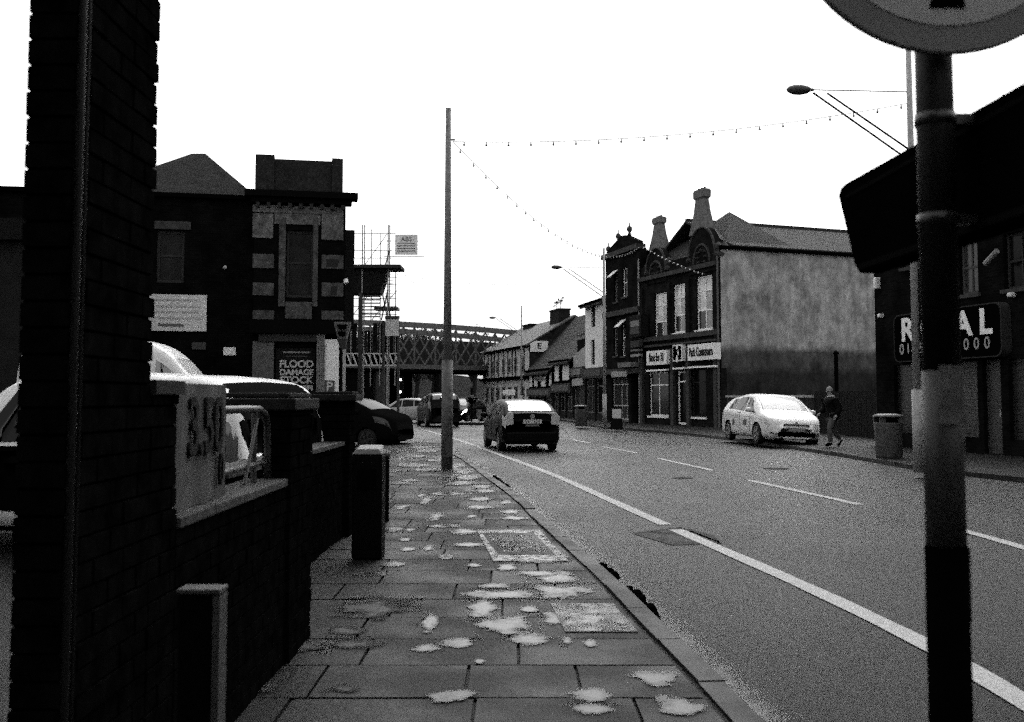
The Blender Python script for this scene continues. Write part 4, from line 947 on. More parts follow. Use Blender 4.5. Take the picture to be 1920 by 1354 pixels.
for px, py, dz in ((1641, 531, 0.35), (1648, 592, 0.12), (1893, 553, 0.12)):
    s_, z_ = FR.hit(px, py, .15); s_ = max(s_, 0.12)
    MB().fbox(FR, s_-.08, s_+.08, z_-dz/2, z_+dz/2, 0.01, 0.18).build('wall_lamp', mat('wall_lamp_glass', 0.6, 0.4, 0.4), rr_, bevel=0.03)
s_, z_ = FR.hit(1858, 482, .3); mb = MB(); mb.tube([FR.p(s_-.22, .3, z_-.14), FR.p(s_+.24, .3, z_+.12)], 0.07, 8); mb.build('floodlight', mat('floodlight_grey', 0.22), rr_)
MB().tube([FR.p(FR.hit(1820, 200)[0], -1, 7.1), FR.p(FR.hit(1820, 200)[0], -1, 9.6)], 0.03, 6).build('aerial', STEELD, rr_)

# unseen buildings beside and behind the camera, added to block sky light
for x0, x1, y0, y1, h, nm, lab in ((16.2, 24, -22, 17.3, 8.5, 'sky_block_terrace', 'unseen dark terrace of shops along the right side of the street, added to block sky light'), (-12, -1.9, -24, -3.5, 9, 'sky_block_terrace', 'unseen dark shop terrace on the left side before the brick pillar, added to block sky light'), (-12, 24, -40, -30, 9, 'sky_block_terrace', 'unseen dark buildings behind the camera, added to block sky light')):
    tt = thing(nm, ((x0+x1)/2, (y0+y1)/2, 0), lab, 'building')
    MB().box(x0, x1, y0, y1, 0, h).build('wall', BRR, tt)
    MB().prism([(x0-.2, h), (x1+.2, h), ((x0+x1)/2, h+1.8)], lambda a, b, c: (a, c, b), (y0, y1)).build('roof', SLATE, tt)
    fx = x0-.01 if x0 > 0 else x1+.01; FF = Frame((fx, y1-.3), (fx, y0+.3)) if x0 > 0 else Frame((fx, y0+.3), (fx, y1-.3))
    if y1 > -25:
        k = 1.0
        while k < FF.L-2:
            window(FF, tt, k, k+1.1, 4.6, 6.3, mat('grey_window_paint', 0.2), GLASSD, o=0.05, bars=((), (.5,))); k += 3.2
# low wall with a pale rail, yard fence and chimney pipe before the blank wall
A = at(1362, 740, 46.5); B = at(1668, 740, 34.5)
FY = Frame((A.x, A.y), (at(1524, 740, 42).x, 42)); FY2 = Frame((at(1526, 740, 42).x, 42), (B.x, B.y))
yw = thing('yard_wall', FY.p(FY.L/2, 0, PH), 'dark panelled yard wall with a pale rail, behind the white parked car', 'wall')
zt_ = at(1440, 741, 44).z
nP = 6
for k in range(nP): MB().fbox(FY, k*FY.L/nP+0.02, (k+1)*FY.L/nP-0.02, PH, zt_-0.12, -0.06, 0.0).build('panel', mat('yard_panel', 0.016, 0.7, 0.2, 3, 0.5), yw)
MB().fbox(FY, 0, FY.L, zt_-0.10, zt_, -0.1, 0.06).build('pale_rail', mat('pale_rail', 0.30, 0.7, 0.2, 8, 0.2), yw)
for zz in (0.55, 0.95): MB().fbox(FY, FY.L*0.7, FY.L, zz, zz+0.06, 0.002, 0.05).build('cross_rail', mat('rail_grey', 0.10), yw)
yf = thing('yard_fence', FY2.p(FY2.L/2, 0, PH), 'tall black close boarded fence behind the walking man', 'fence')
n = 60; 
for k in range(n): MB().fbox(FY2, k*FY2.L/n+0.006, (k+1)*FY2.L/n-0.006, PH, 1.78+random.uniform(-.01, .01), -0.03, random.uniform(-.006, .006)).build('board', mat('fence_board', 0.006, 0.85, 0.1, 8, 0.5), yf)
pc = at(1568, 700, 43.5)
cp = thing('flue_pipe', (pc.x, 43.5, PH), 'thin dark flue pipe standing before the stained blank wall', 'pipe'); MB().tube([(pc.x, 43.5, PH), (pc.x, 43.5, at(1568, 664, 43.5).z)], 0.09, 10).build('pipe', SOOT, cp)
MB().lathe([(0.13, 0), (0.14, 0.06), (0.03, 0.15)], (pc.x, 43.5, at(1568, 664, 43.5).z), 10).build('cowl', SOOT, cp)

# ------------------------------------------------------------------ left corner building
FL = Frame((at(473, 700, 34).x, 34), (at(645, 700, 34.6).x, 34.6)); LT = FL.L
lroot = bld('corner_building', FL, 'dark brick corner building with a stone banded tower bay, at the left')
BRL = brickmat('left_brick', 0.0035, 0.005, 0.17)
zc0 = FL.hit(560, 380)[1]; zc1 = FL.hit(560, 362)[1]; zp1 = FL.hit(560, 300)[1]
wz = (FL.hit(536, 560)[0], FL.hit(587, 560)[0], FL.hit(560, 558)[1], FL.hit(560, 432)[1])
gwin = (FL.hit(516, 700)[0], FL.hit(591, 700)[0], 0.3, FL.hit(560, 651)[1])
mb = MB(); wall_cells(mb, FL, 0, LT, 0, zc1, [wz, gwin], -0.3, 0); mb.build('tower_wall', BRL, lroot)
MB().fbox(FL, 0, LT-.01, 0, zc1-.01, -5, -0.5).build('tower_core', BRL, lroot)
window(FL, lroot, *wz, mat('dark_window_paint', 0.03), mat('sash_glass', 0.016, 0.3, 0.04, 2, 0.5), bars=((), (0.52,)), fw=0.09)
SB = mat('stone_band', 0.058, 0.9, 0.1, 5, 0.6, 0.3, scale2=16, amt2=0.35)
SB2 = mat('stone_frieze', 0.10, 0.9, 0.1, 3, 0.6, 0.3, scale2=16, amt2=0.35)
for (a, b, t1, t2, mm) in ((474, 513, 400, 446, SB2), (474, 514, 476, 503, SB), (474, 514, 530, 554, SB), (474, 514, 582, 599, SB), (603, 644, 400, 450, SB2), (603, 644, 478, 504, SB), (603, 644, 530, 556, SB), (603, 644, 583, 600, SB),
                           (535, 585, 566, 598, SB), (524, 536.5, 408, 575, SB), (587.5, 597, 408, 575, SB), (474, 644, 384, 398, SB2), (515, 601, 400, 420, SB2)):
    s0, z1 = FL.hit(a, t1); s1, _ = FL.hit(b, t1); z0 = FL.hit(a, t2)[1]; MB().fbox(FL, s0, min(s1, LT), z0, z1, 0.002, 0.06 if b-a > 20 else 0.09).build('stone_block', mm, lroot, bevel=0.015)
for (a, b, t1, t2) in ((612, 634, 486, 500), (620, 632, 537, 552)):
    s0, z1 = FL.hit(a, t1, .06); s1, _ = FL.hit(b, t1, .06); z0 = FL.hit(a, t2, .06)[1]; MB().fbox(FL, s0, s1, z0, z1, 0.061, 0.07).build('block_recess', mat('block_dark', 0.02), lroot)
for z0, z1, e in ((zc0-.05, zc0+0.12, 0.22), (zc0+0.122, zc1, 0.42)): MB().fbox(FL, -e+.1, LT+e-.02, z0, z1, -0.2, e).build('cornice', mat('cornice_soot', 0.004, 0.9, 0.0), lroot)
for k in range(9): MB().fbox(FL, 0.1+k*(LT-.2)/8-.06, 0.1+k*(LT-.2)/8+.06, zc0-0.22, zc0-.052, 0.003, 0.2).build('corbel', mat('cornice_soot2', 0.03), lroot)
PAR = mat('parapet_stone', 0.018, 0.9, 0.1, 3, 0.4, 0.2, scale2=12, amt2=0.3)
MB().fbox(FL, FL.hit(515, 320)[0], FL.hit(622, 320)[0], zc1+.002, zp1, -0.4, 0.0).build('parapet', PAR, lroot)
MB().fbox(FL, FL.hit(479, 320)[0], FL.hit(514.5, 320)[0], zc1+.002, zp1+0.12, -0.5, 0.06).build('parapet_pier', PAR, lroot)
MB().fbox(FL, FL.hit(622.5, 320)[0], FL.hit(643, 320)[0], zc1+.002, zp1+0.10, -0.5, 0.06).build('parapet_pier', PAR, lroot)
MB().fbox(FL, FL.hit(479, 320)[0]+.05, FL.hit(643, 320)[0]-.05, zc1+.002, zp1-0.1, -3, -0.55).build('parapet_block', PAR, lroot)
# ground floor of the tower
zf = FL.hit(560, 602)[1]; zf2 = FL.hit(560, 640)[1]
MB().fbox(FL, -0.1, LT+.1, zf2+.25, zf, 0.003, 0.35).build('fascia', mat('fascia_soot', 0.004, 0.9, 0.0), lroot)
MB().fbox(FL, 0.2, LT-0.7, zf2-0.02, zf2+0.24, 0.003, 0.22).build('fascia_moulding', mat('fascia_moulding', 0.03), lroot)
MB().fbox(FL, FL.hit(473, 700)[0], FL.hit(513, 700)[0], 0.1, FL.hit(473, 640)[1], 0.003, 0.12).build('pilaster', mat('pilaster_stone', 0.09, 0.9, 0.1, 5, 0.4), lroot)
s0, s1 = FL.hit(593, 700, .3)[0], FL.hit(609, 700, .3)[0]
colm = MB()
for k in range(5): colm.tube([FL.p(s0+(s1-s0)*(k+.5)/5, 0.25, 0.1), FL.p(s0+(s1-s0)*(k+.5)/5, 0.25, FL.hit(600, 612, .3)[1])], (s1-s0)/10.5, 8)
colm.build('fluted_column', mat('column_stone', 0.16, 0.8, 0.2, 8, 0.4), lroot)
s0, z1 = FL.hit(608, 636, .2); s1, _ = FL.hit(636, 636, .2)
MB().fbox(FL, s0, s1, 0.3, z1, 0.15, 0.2).build('white_panel', WHITE, lroot)
# sale poster
po = thing('sale_poster', FL.p((gwin[0]+gwin[1])/2, 0.05, 0.5), 'black poster in the corner shop window reading FLOOD DAMAGE STOCK', 'poster')
MB().fbox(FL, gwin[0]+.01, gwin[1]-.01, gwin[2], gwin[3]-.02, -0.08, -0.04).build('backing', mat('poster_black', 0.006, 0.7, 0.1), po)
cpo = FL.hit(556, 684)[0]
PT = mat('poster_white', 0.42, 0.7, 0.1)
for tx, py, sz, fw_ in (('FLOOD', 683, 0.34, 1.12), ('DAMAGE', 698.5, 0.27, 1.12), ('STOCK', 713, 0.32, 1.12), ('50% OFF!', 728, 0.24, 1.1)):
    text(tx, FL, FL.hit(556, py)[0], FL.hit(556, py)[1], -0.03, sz, PT, po, bold=0.012, ext=0.003, fit=fw_)
MB().fbox(FL, cpo-0.45, cpo+0.45, FL.hit(556, 662)[1], FL.hit(556, 659)[1], -0.038, -0.03).build('header_line', mat('poster_grey', 0.2, 0.7, 0.1, 20, 0.8), po)
MB().fbox(FL, cpo-0.35, cpo+0.35, FL.hit(556, 669)[1], FL.hit(556, 667)[1], -0.038, -0.03).build('header_line', mat('poster_grey2', 0.06), po)
pk = thing('parking_sign', FL.p(LT-.6, .4, 1.6), 'small dark square P sign in front of the white panel', 'sign')
s0, z1 = FL.hit(608, 713, .24); s1, z0 = FL.hit(627, 738, .24)
MB().fbox(FL, s0, s1, z0, z1, 0.21, 0.24).build('plate', mat('parking_blue', 0.05, 0.5, 0.4), pk); MB().fbox(FL, (s0+s1)/2-.03, (s0+s1)/2+.03, 0.1, z0-.002, 0.21, 0.24).build('post', STEEL, pk)
text('P', FL, (s0+s1)/2, (z0+z1)/2, 0.246, 0.42, mat('p_white', 0.5), pk, bold=0.01)
# wing to the left of the tower, set back
ow = -0.35
w2 = (FL.hit(293, 500, ow)[0], FL.hit(345, 500, ow)[0], FL.hit(320, 530, ow)[1], FL.hit(320, 432, ow)[1])
zm = FL.hit(400, 374, ow)[1]
mb = MB(); wall_cells(mb, FL, -9.5, -0.002, 0, zm, [w2], ow-0.3, ow); mb.build('wing_wall', BRL, lroot)
MB().fbox(FL, -9.5, -0.01, 0, zm-.02, -7, ow-0.5).build('wing_core', BRL, lroot)
window(FL, lroot, *w2, mat('dark_window_paint', 0.03), mat('sash_glass_grey', 0.018, 0.3, 0.04, 2, 0.4), o=ow-.12, bars=((), (0.52,)), fw=0.1)
MB().fbox(FL, w2[0]-0.2, w2[1]+0.2, w2[3]+0.03, w2[3]+0.3, ow+.002, ow+0.08).build('lintel', mat('lintel_stone', 0.04, 0.9, 0.1, 5, 0.4), lroot)
MB().fbox(FL, -9.5, -0.01, zm+.002, zm+0.14, ow-.2, ow+0.25).build('gutter', SOOT, lroot)
# hipped roof with peak
P = [FL.p(FL.hit(255, 372, ow)[0]-1.5, ow+.2, zm+.14), FL.p(0, ow+.2, zm+.14), FL.p(0, -6.5, zm+.14), FL.p(FL.hit(255, 372, ow)[0]-1.5, -6.5, zm+.14)]
pk1 = at(360, 288, 37.2); pk0 = at(385, 288, 37.2)
rfm = MB()
for f in ((P[0], P[1], pk0, pk1), (P[1], P[2], pk0), (P[2], P[3], pk1, pk0), (P[3], P[0], pk1)): rfm.face(f)
rfm.build('roof', mat('left_slate', 0.018, 0.85, 0.02, 2, 0.4, scale2=12, amt2=0.25), lroot)
# wing continues as lower link to the far left
nb = thing('flat_roofed_block', (-16, 29, 0), 'flat roofed dark block glimpsed left of the tall brick pillar', 'building')
zb0 = at(15, 412, 28).z
MB().box(-19, -12.6, 28, 31.5, 0, zb0-0.6).build('wall', mat('block_wall', 0.010, 0.9, 0.1, 2, 0.3), nb); MB().box(-19.2, -12.5, 27.7, 31.6, zb0-0.598, zb0).build('parapet', mat('block_parapet', 0.005), nb)
MB().fbox(FL, LT-0.1, LT+.38, FL.hit(650, 600)[1]-.1, FL.hit(650, 418)[1], -5.5, -1.5).build('side_wing', mat('wing_soot', 0.010), lroot)
# wall signs on the wing
def plate(F, a, b, t, bt, o, lab, m_, name='wall_sign', lines=None):
    s0, z1 = F.hit(a, t, o); s1, _ = F.hit(b, t, o); z0 = F.hit(a, bt, o)[1]
    r = thing(name, F.p((s0+s1)/2, o, z0), lab, 'sign'); MB().fbox(F, s0, s1, z0, z1, o-.04, o).build('board', m_, r)
    for (fa, fb, fz, fh, mm) in (lines or []):
        MB().fbox(F, s0+(s1-s0)*fa, s0+(s1-s0)*fb, z1-(z1-z0)*(fz+fh), z1-(z1-z0)*fz, o+.001, o+.008).build('print_line', mm, r)
    return r
G5 = mat('faint_print', 0.42, 0.7, 0.1, 30, 0.3); G6 = mat('dark_print', 0.12, 0.7, 0.1, 30, 0.5)
plate(FL, 262, 388, 551, 620, ow+.07, 'large pale notice board high on the dark wall above the white van', mat('notice_white', 0.58, 0.7, 0.2, 3, 0.08), lines=[(0.2, 0.85, .12, .05, G5), (0.25, .9, .3, .05, G5), (0.2, .88, .45, .05, G5), (0.28, .95, .62, .05, G5), (.28, .66, .8, .08, G6)])
plate(FL, 419, 442, 651, 666, ow+.07, 'small white notice on the dark wall left of the stone pilaster', WHITE)
plate(FL, 360, 386, 642, 655, ow+.07, 'dim grey plate on the dark wall beside the van roof', mat('dim_plate', 0.06, 0.8, 0.1, 5, 0.4))
lp_ = FL.hit(422, 505, ow+.1); MB().lathe([(0.03, 0), (0.07, .04), (0.05, .12)], FL.p(lp_[0], ow+.12, lp_[1]), 8).build('bulkhead_lamp', mat('lamp_pale', 0.35), lroot)
lp_ = FL.hit(648, 527, .1); MB().lathe([(0.03, 0), (0.09, .05), (0.06, .18)], FL.p(LT+0.03, .1, lp_[1]-.1), 8).build('corner_lamp', WHITE, lroot)

# lantern shaped sign on a post
pb = at(643, 780, 32.8); ls = thing('lantern_sign', (pb.x, 32.8, 0), 'tapered lantern shaped sign on a pale post at the corner building', 'sign')
def Z(py): return at(643, py, 32.8).z
def Xp(px, py): return at(px, py, 32.8).x
MB().tube([(pb.x+.02, 32.8, 0.0), (pb.x+.02, 32.8, Z(655))], 0.05, 8).build('post', mat('pale_post', 0.30, 0.5, 0.4), ls)
MB().tube([(pb.x-.06, 32.85, 0.0), (pb.x-.06, 32.85, Z(655))], 0.03, 8).build('rear_post', BLACK, ls)
def trap(a, b, c, d, y0, y1, yd, name, m_, dep=0.3):
    mb = MB(); zt_, zb_ = Z(y0), Z(y1); k = dep/2
    mb.hexa([(Xp(c, y1), yd-k*.5, zb_), (Xp(d, y1), yd-k*.5, zb_), (Xp(d, y1), yd+k*.5, zb_), (Xp(c, y1), yd+k*.5, zb_), (Xp(a, y0), yd-k, zt_), (Xp(b, y0), yd-k, zt_), (Xp(b, y0), yd+k, zt_), (Xp(a, y0), yd+k, zt_)])
    return mb.build(name, m_, ls)
trap(627, 658, 634, 651, 604, 636, 32.8, 'lantern_body', mat('lantern_grey', 0.10, 0.6, 0.3)); trap(633, 652, 637, 649, 609, 619, 32.62, 'lantern_panel', SOOT, 0.05); trap(634, 650, 637, 648, 622, 631, 32.66, 'lantern_panel', SOOT, 0.05)
trap(633, 651, 640, 647, 637, 655, 32.8, 'lantern_neck', mat('lantern_dark', 0.04)); 

# ------------------------------------------------------------------ scaffold and site signs
SD = 46.0
sc_ = thing('scaffold', (at(700, 780, SD).x, SD, 0), 'scaffold tower with boarded platform beside the corner building', 'scaffolding')
def S(px, py, d=0): return at(px, py, SD+d)
def tb(a, b, r=0.03, name='tube', m_=STEEL): MB().tube([a, b], r, 6).build(name, m_, sc_)
for px, d in ((680, 0), (728, 0), (684, 1.3), (731, 1.3)): p = S(px, 422, d); tb((p.x, p.y, 0.0), p, name='standard')
for py, a, b in ((438, 660, 742), (470, 655, 735), (484, 655, 735), (452, 725, 790), (481, 720, 795)): tb(S(a, py), S(b, py), 0.02, 'ledger')
MB().box(S(652, 500).x, S(752, 500).x, SD-.2, SD+1.5, S(700, 503).z, S(700, 497).z).build('platform', mat('scaffold_board', 0.03), sc_)
mb = MB(); q = [S(652, 550), S(712, 550), S(726, 504), S(652, 504)]
mb.hexa([q[0], q[1], q[1]+Vector((0, 1.2, 0)), q[0]+Vector((0, 1.2, 0)), q[3], q[2], q[2]+Vector((0, 1.2, 0)), q[3]+Vector((0, 1.2, 0))]); mb.build('debris_sheeting', mat('sheeting_black', 0.007, 0.8, 0.1, 4, 0.7), sc_)
for k in range(9):
    py = 508+k*6; tb(S(722, py), S(737, py), 0.015, 'rung')
for k in range(7): p0, p1 = S(678, 556+k*6.3), S(712, 556+k*6.3); tb(p0, p1, 0.035, 'ledger', mat('ledger_grey', 0.12))
for a, b in (((722, 500), (730, 470)), ((715, 600), (727, 545)), ((727, 600), (716, 545)), ((733, 600), (726, 560))): tb(S(*a), S(*b), 0.035, 'brace', STEELD)
for px, y0_, y1_ in ((697, 430, 600), (714, 438, 600), (742, 497, 600), (660, 430, 555)): a_ = S(px, y0_, .6); tb((a_.x, a_.y, S(px, y1_).z-3), a_, 0.022, 'standard')
for py in (520, 534, 560, 575, 590): tb(S(655, py, .8), S(744, py, .8), 0.018, 'ledger')
tb(S(684, 497), S(727, 437), .018, 'brace'); tb(S(655, 600, .5), S(697, 545, .5), .02, 'brace'); tb(S(697, 600, .5), S(744, 545, .5), .02, 'brace')
MB().box(S(700, 575).x, S(745, 575).x, SD+.2, SD+1.0, S(700, 580).z, S(700, 575).z).build('lower_platform', STEELD, sc_)
p = S(676, 600); MB().box(p.x-.09, p.x+.09, SD-.1, SD+.1, 0, S(676, 550).z).build('post', STEELD, sc_)
sg1 = thing('scaffold_banner', S(760, 478), 'faded site banner hung out from the top of the scaffold', 'banner')
a, b = S(741, 440), S(783, 478); MB().box(a.x, b.x, SD-.03, SD, b.z, a.z).build('cloth', mat('banner_pale', 0.75, 0.8, 0.1, 2, 0.15), sg1)
text('ABS', Frame((a.x, SD-.03), (b.x, SD-.03)), (b.x-a.x)/2, a.z-0.22, 0.005, 0.3, mat('banner_print', 0.12), sg1)
for k in range(4): MB().box(a.x+.1, b.x-.12, SD-.04, SD-.031, a.z-0.42-k*.12, a.z-0.38-k*.12).build('print_line', mat('banner_print', 0.12), sg1)
sg2 = thing('site_board', S(735, 630), 'pale site board fixed low on the scaffold above the hoarding', 'sign')
a, b = S(723, 598, -.3), S(748, 630, -.3); MB().box(a.x, b.x, SD-.33, SD-.3, b.z, a.z).build('board', mat('site_board', 0.5, 0.7, 0.1, 5, 0.2), sg2); MB().box(a.x-.03, b.x+.03, SD-.36, SD-.331, a.z, a.z+.13).build('trim', STEELD, sg2)
hd = thing('site_hoarding', (at(700, 700, 47).x, 47.5, 0), 'dark timber hoarding under the scaffold', 'hoarding')
HA, HB = at(640, 660, 47.3), at(747, 660, 47.3); nbp = 11
ztop = at(700, 606, 47.3).z; zbt = at(700, 662, 47.3).z
for k in range(nbp):
    x0 = HA.x+(HB.x-HA.x)*k/nbp; x1 = HA.x+(HB.x-HA.x)*(k+1)/nbp
    MB().box(x0+.01, x1-.01, 47.3, 47.34, zbt, ztop-(0.35 if k in (3, 4, 5) else 0)).build('board', mat('hoarding_board_%d' % (k % 3), (0.01, 0.025, 0.006)[k % 3], 0.8, 0.1, 4, 0.6), hd)
for px in (719, 747, 645): x = at(px, 660, 47.2).x; MB().box(x-.06, x+.06, 47.15, 47.29, 0, ztop+.1).build('post', mat('hoarding_post', 0.06), hd)

# height warning beam in front of the bridge
WBm = thing('warning_beam', (at(697, 700, 84).x, 84, 4.2), 'black and white striped height warning board in front of the railway bridge', 'sign')
a, b = at(640, 663, 84), at(749, 685, 84); 
MB().box(a.x, b.x, 84, 84.12, b.z, a.z).build('board', SOOT, WBm)
for zz in (a.z, b.z): MB().box(a.x, b.x, 83.93, 83.999, zz-.05, zz+.05).build('edge_strip', mat('warning_white', 0.42), WBm)
n = 11; wdt = (b.x-a.x)/n
for k in range(n):
    x0 = a.x+wdt*k; hh = a.z-b.z-.12
    MB().prism([(x0, a.z-.06), (x0+wdt*.28, a.z-.06), (x0+wdt*1.0, b.z+.06), (x0+wdt*.72, b.z+.06)], lambda u, v, c: (u, c, v), (83.95, 83.998)).build('stripe', mat('warning_white', 0.42), WBm)

# ------------------------------------------------------------------ railway bridge
FBr = Frame((at(560, 700, 86).x, 86), (at(1080, 700, 105).x, 105)); LBr = FBr.L
br = bld('railway_bridge', FBr, 'iron lattice girder railway bridge crossing the street', 'bridge')
IR = mat('bridge_iron', 0.085, 0.8, 0.2, 5, 0.5, 0.1); IRD = mat('bridge_iron_dark', 0.010, 0.8, 0.1)
zb = 4.15; ztp = 7.75
def zt_f(s_): u = s_/LBr; return 8.45-1.5*(u-.33)**2
for oo, mi in ((0, IR), (-8, IRD)):
    MB().fbox(FBr, 0, LBr, zb, zb+0.42, oo-.3, oo).build('bottom_chord', mi, br)
    tcm = MB()
    for k in range(20):
        sa, sb2 = LBr*k/20, LBr*(k+1)/20
        tcm.hexa([FBr.p(sa, oo+.02, zt_f(sa)-.5), FBr.p(sb2, oo+.02, zt_f(sb2)-.5), FBr.p(sb2, oo-.3, zt_f(sb2)-.5), FBr.p(sa, oo-.3, zt_f(sa)-.5), FBr.p(sa, oo+.02, zt_f(sa)), FBr.p(sb2, oo+.02, zt_f(sb2)), FBr.p(sb2, oo-.3, zt_f(sb2)), FBr.p(sa, oo-.3, zt_f(sa))])
    tcm.build('top_chord', mat('bridge_chord', 0.10, 0.8, 0.2, 5, 0.4), br)
    if oo: MB().fbox(FBr, 0, LBr, zb+.43, ztp-.35, oo-.2, oo-.1).build('rear_girder', mat('girder_rear', 0.016, 0.9, 0.1, 3, 0.5), br); continue
    nn = int(LBr/1.15); hh = ztp-zb-.9
    for k in range(nn+1):
        s_ = k*LBr/nn
        if k % 2 == 0: MB().fbox(FBr, s_-.07, s_+.07, zb+.421, zt_f(s_)-.501, oo-.12, oo-.02).build('upright', IR, br)
        for sgn in (1, -1):
            sa, sb2 = (s_, s_+LBr/nn*2) if sgn > 0 else (s_+LBr/nn*2, s_)
            if max(sa, sb2) > LBr: continue
            w_ = 0.085; o1 = oo-.03 if sgn > 0 else oo-.10
            MB().hexa([FBr.p(sa-w_, o1, zb+.42), FBr.p(sa+w_, o1, zb+.42), FBr.p(sa+w_, o1-.05, zb+.42), FBr.p(sa-w_, o1-.05, zb+.42), FBr.p(sb2-w_, o1, zt_f(sb2)-.5), FBr.p(sb2+w_, o1, zt_f(sb2)-.5), FBr.p(sb2+w_, o1-.05, zt_f(sb2)-.5), FBr.p(sb2-w_, o1-.05, zt_f(sb2)-.5)]).build('lattice_bar', IR, br)
MB().fbox(FBr, 0, LBr, zb-0.25, zb-0.01, -8.3, 0.05).build('deck', SOOT, br)
sl = FBr.hit(842, 720)[0]
MB().fbox(FBr, -6, FBr.hit(700, 720)[0], 0, zb-.26, -8, -0.3).build('abutment', mat('abutment', 0.003, 0.95, 0.05, 2, 0.5), br)
MB().fbox(FBr, FBr.hit(700, 720)[0], sl, 0, zb-.26, -8.2, -6.5).build('rear_abutment', mat('abutment', 0.003), br)
for px, mm in ((718, 0.035), (835, 0.012)):
    s_ = FBr.hit(px, 760, .2)[0]; MB().fbox(FBr, s_-.5, s_+.5, 0, zb-.27, -1.0, -0.1).build('pier', mat('bridge_pier_%d' % int(mm*1000), mm, 0.9, 0.1, 3, 0.4), br)
emb = thing('embankment', (0, 0, 0), None, None); bpy.data.objects.remove(emb)
mb = MB()
for i in range(24):
    x0 = -55+i*4; x1 = x0+4; h0 = 4.6+0.6*math.sin(i*1.3); h1 = 4.6+0.6*math.sin((i+1)*1.3)
    mb.face([(x0, 135, 0), (x1, 135, 0), (x1, 150, h1), (x0, 150, h0)]); mb.face([(x0, 150, h0), (x1, 150, h1), (x1, 190, h1), (x0, 190, h0)])
mb.build('hill', mat('hillside', 0.012, 0.95, 0.05, 0.6, 0.5), kind='structure')
tr = [(-16.5, 0.9), (-14.2, 1.1), (-11.5, 0.8), (-9.6, 1.4), (-4.8, 1.0), (-12.8, 0.7)]
for i, (x, hx) in enumerate(tr):
    t_ = plant('tree', (x, 118+i, 0), 9.0+hx*0.8, 2.6, ('bushy', 'pointed', 'low', 'tallest', 'thin', 'small')[i] + ' dark tree showing above the girders of the railway bridge', 'tree', 1500, 0.14, 22, 20+i, 'trees behind the railway bridge')

# traffic signal under the bridge, island with shield sign and clipped tree
tsb = at(751, 780, 66); ts = thing('traffic_signal', (tsb.x, 66, 0), 'traffic signal with two lit lamps in the dark under the bridge', 'traffic light')
MB().tube([(tsb.x, 66, 0), (tsb.x, 66, at(751, 705, 66).z)], 0.06, 8).build('pole', BLACK, ts)
MB().box(tsb.x-.18, tsb.x+.18, 65.75, 65.93, at(751, 742, 66).z, at(751, 705, 66).z).build('housing', BLACK, ts)
LIT = mat('lit_lamp', 0.8, 0.4, 0.3, emit=3.0)
for py in (712, 735): MB().lathe([(0.085, 0), (0.08, -0.03)], (tsb.x, 65.74, at(751, py, 66).z), 12, 'y').build('lamp', LIT, ts)
isl = settags(thing('traffic_island', (0, 0, 0), None, None), kind='structure')
ic = gp(886, 797); poly = []
for k in range(24): a = 2*PI*k/24; poly.append((ic.x+1.6*math.cos(a)*1.0, ic.y+0.7*math.sin(a)+0.6))
MB().prism(poly, lambda a, b, c: (a, b, c), (0, 0.16)).build('island_top', mat('island_paving', 0.16, 0.6, 0.4, 4, 0.3), isl)
MB().prism([((a-ic.x)*1.04+ic.x, (b-ic.y)*1.04+ic.y) for a, b in poly], lambda a, b, c: (a, b, c), (0, 0.12)).build('island_kerb', mat('island_kerb', 0.02), isl)
ss = thing('shield_sign', (at(899, 790, ic.y).x, ic.y+.5, 0.16), 'small grey shield shaped sign on the traffic island', 'sign')
x0 = at(893, 790, ic.y).x; x1 = at(903, 790, ic.y).x; zt2 = at(899, 768, ic.y).z; zb2 = at(899, 790, ic.y).z
MB().prism([(x0, zt2), (x1, zt2), (x1, zb2+.3), ((x0+x1)/2, zb2), (x0, zb2+.3)], lambda a, b, c: (a, c, b), (ic.y+.45, ic.y+.5)).build('plate', mat('shield_grey', 0.13, 0.6, 0.2, 10, 0.5), ss); MB().tube([((x0+x1)/2, ic.y+.53, .16), ((x0+x1)/2, ic.y+.53, zt2)], .03, 6).build('post', STEELD, ss)
pt_ = at(884, 790, ic.y+.8); pl = thing('planter_post', (pt_.x, ic.y+.8, 0.16), 'dark post with a hanging basket on the traffic island', 'planter')
MB().tube([(pt_.x, ic.y+.8, .16), (pt_.x, ic.y+.8, 2.1)], .07, 8).build('post', BLACK, pl)
MB().lathe([(0.08, 0), (0.3, .12), (0.36, .3), (.34, .34)], (pt_.x, ic.y+.8, at(884, 757, ic.y+.8).z), 12).build('basket', SOOT, pl)
mb = MB(); leafball(mb, (pt_.x, ic.y+.8, at(884, 748, ic.y+.8).z), .36, 120, .07, random.Random(4), .6); mb.build('flowers', mat('pale_flowers', 0.25, 0.8, 0.2, 9, 0.9), pl, clean=False)

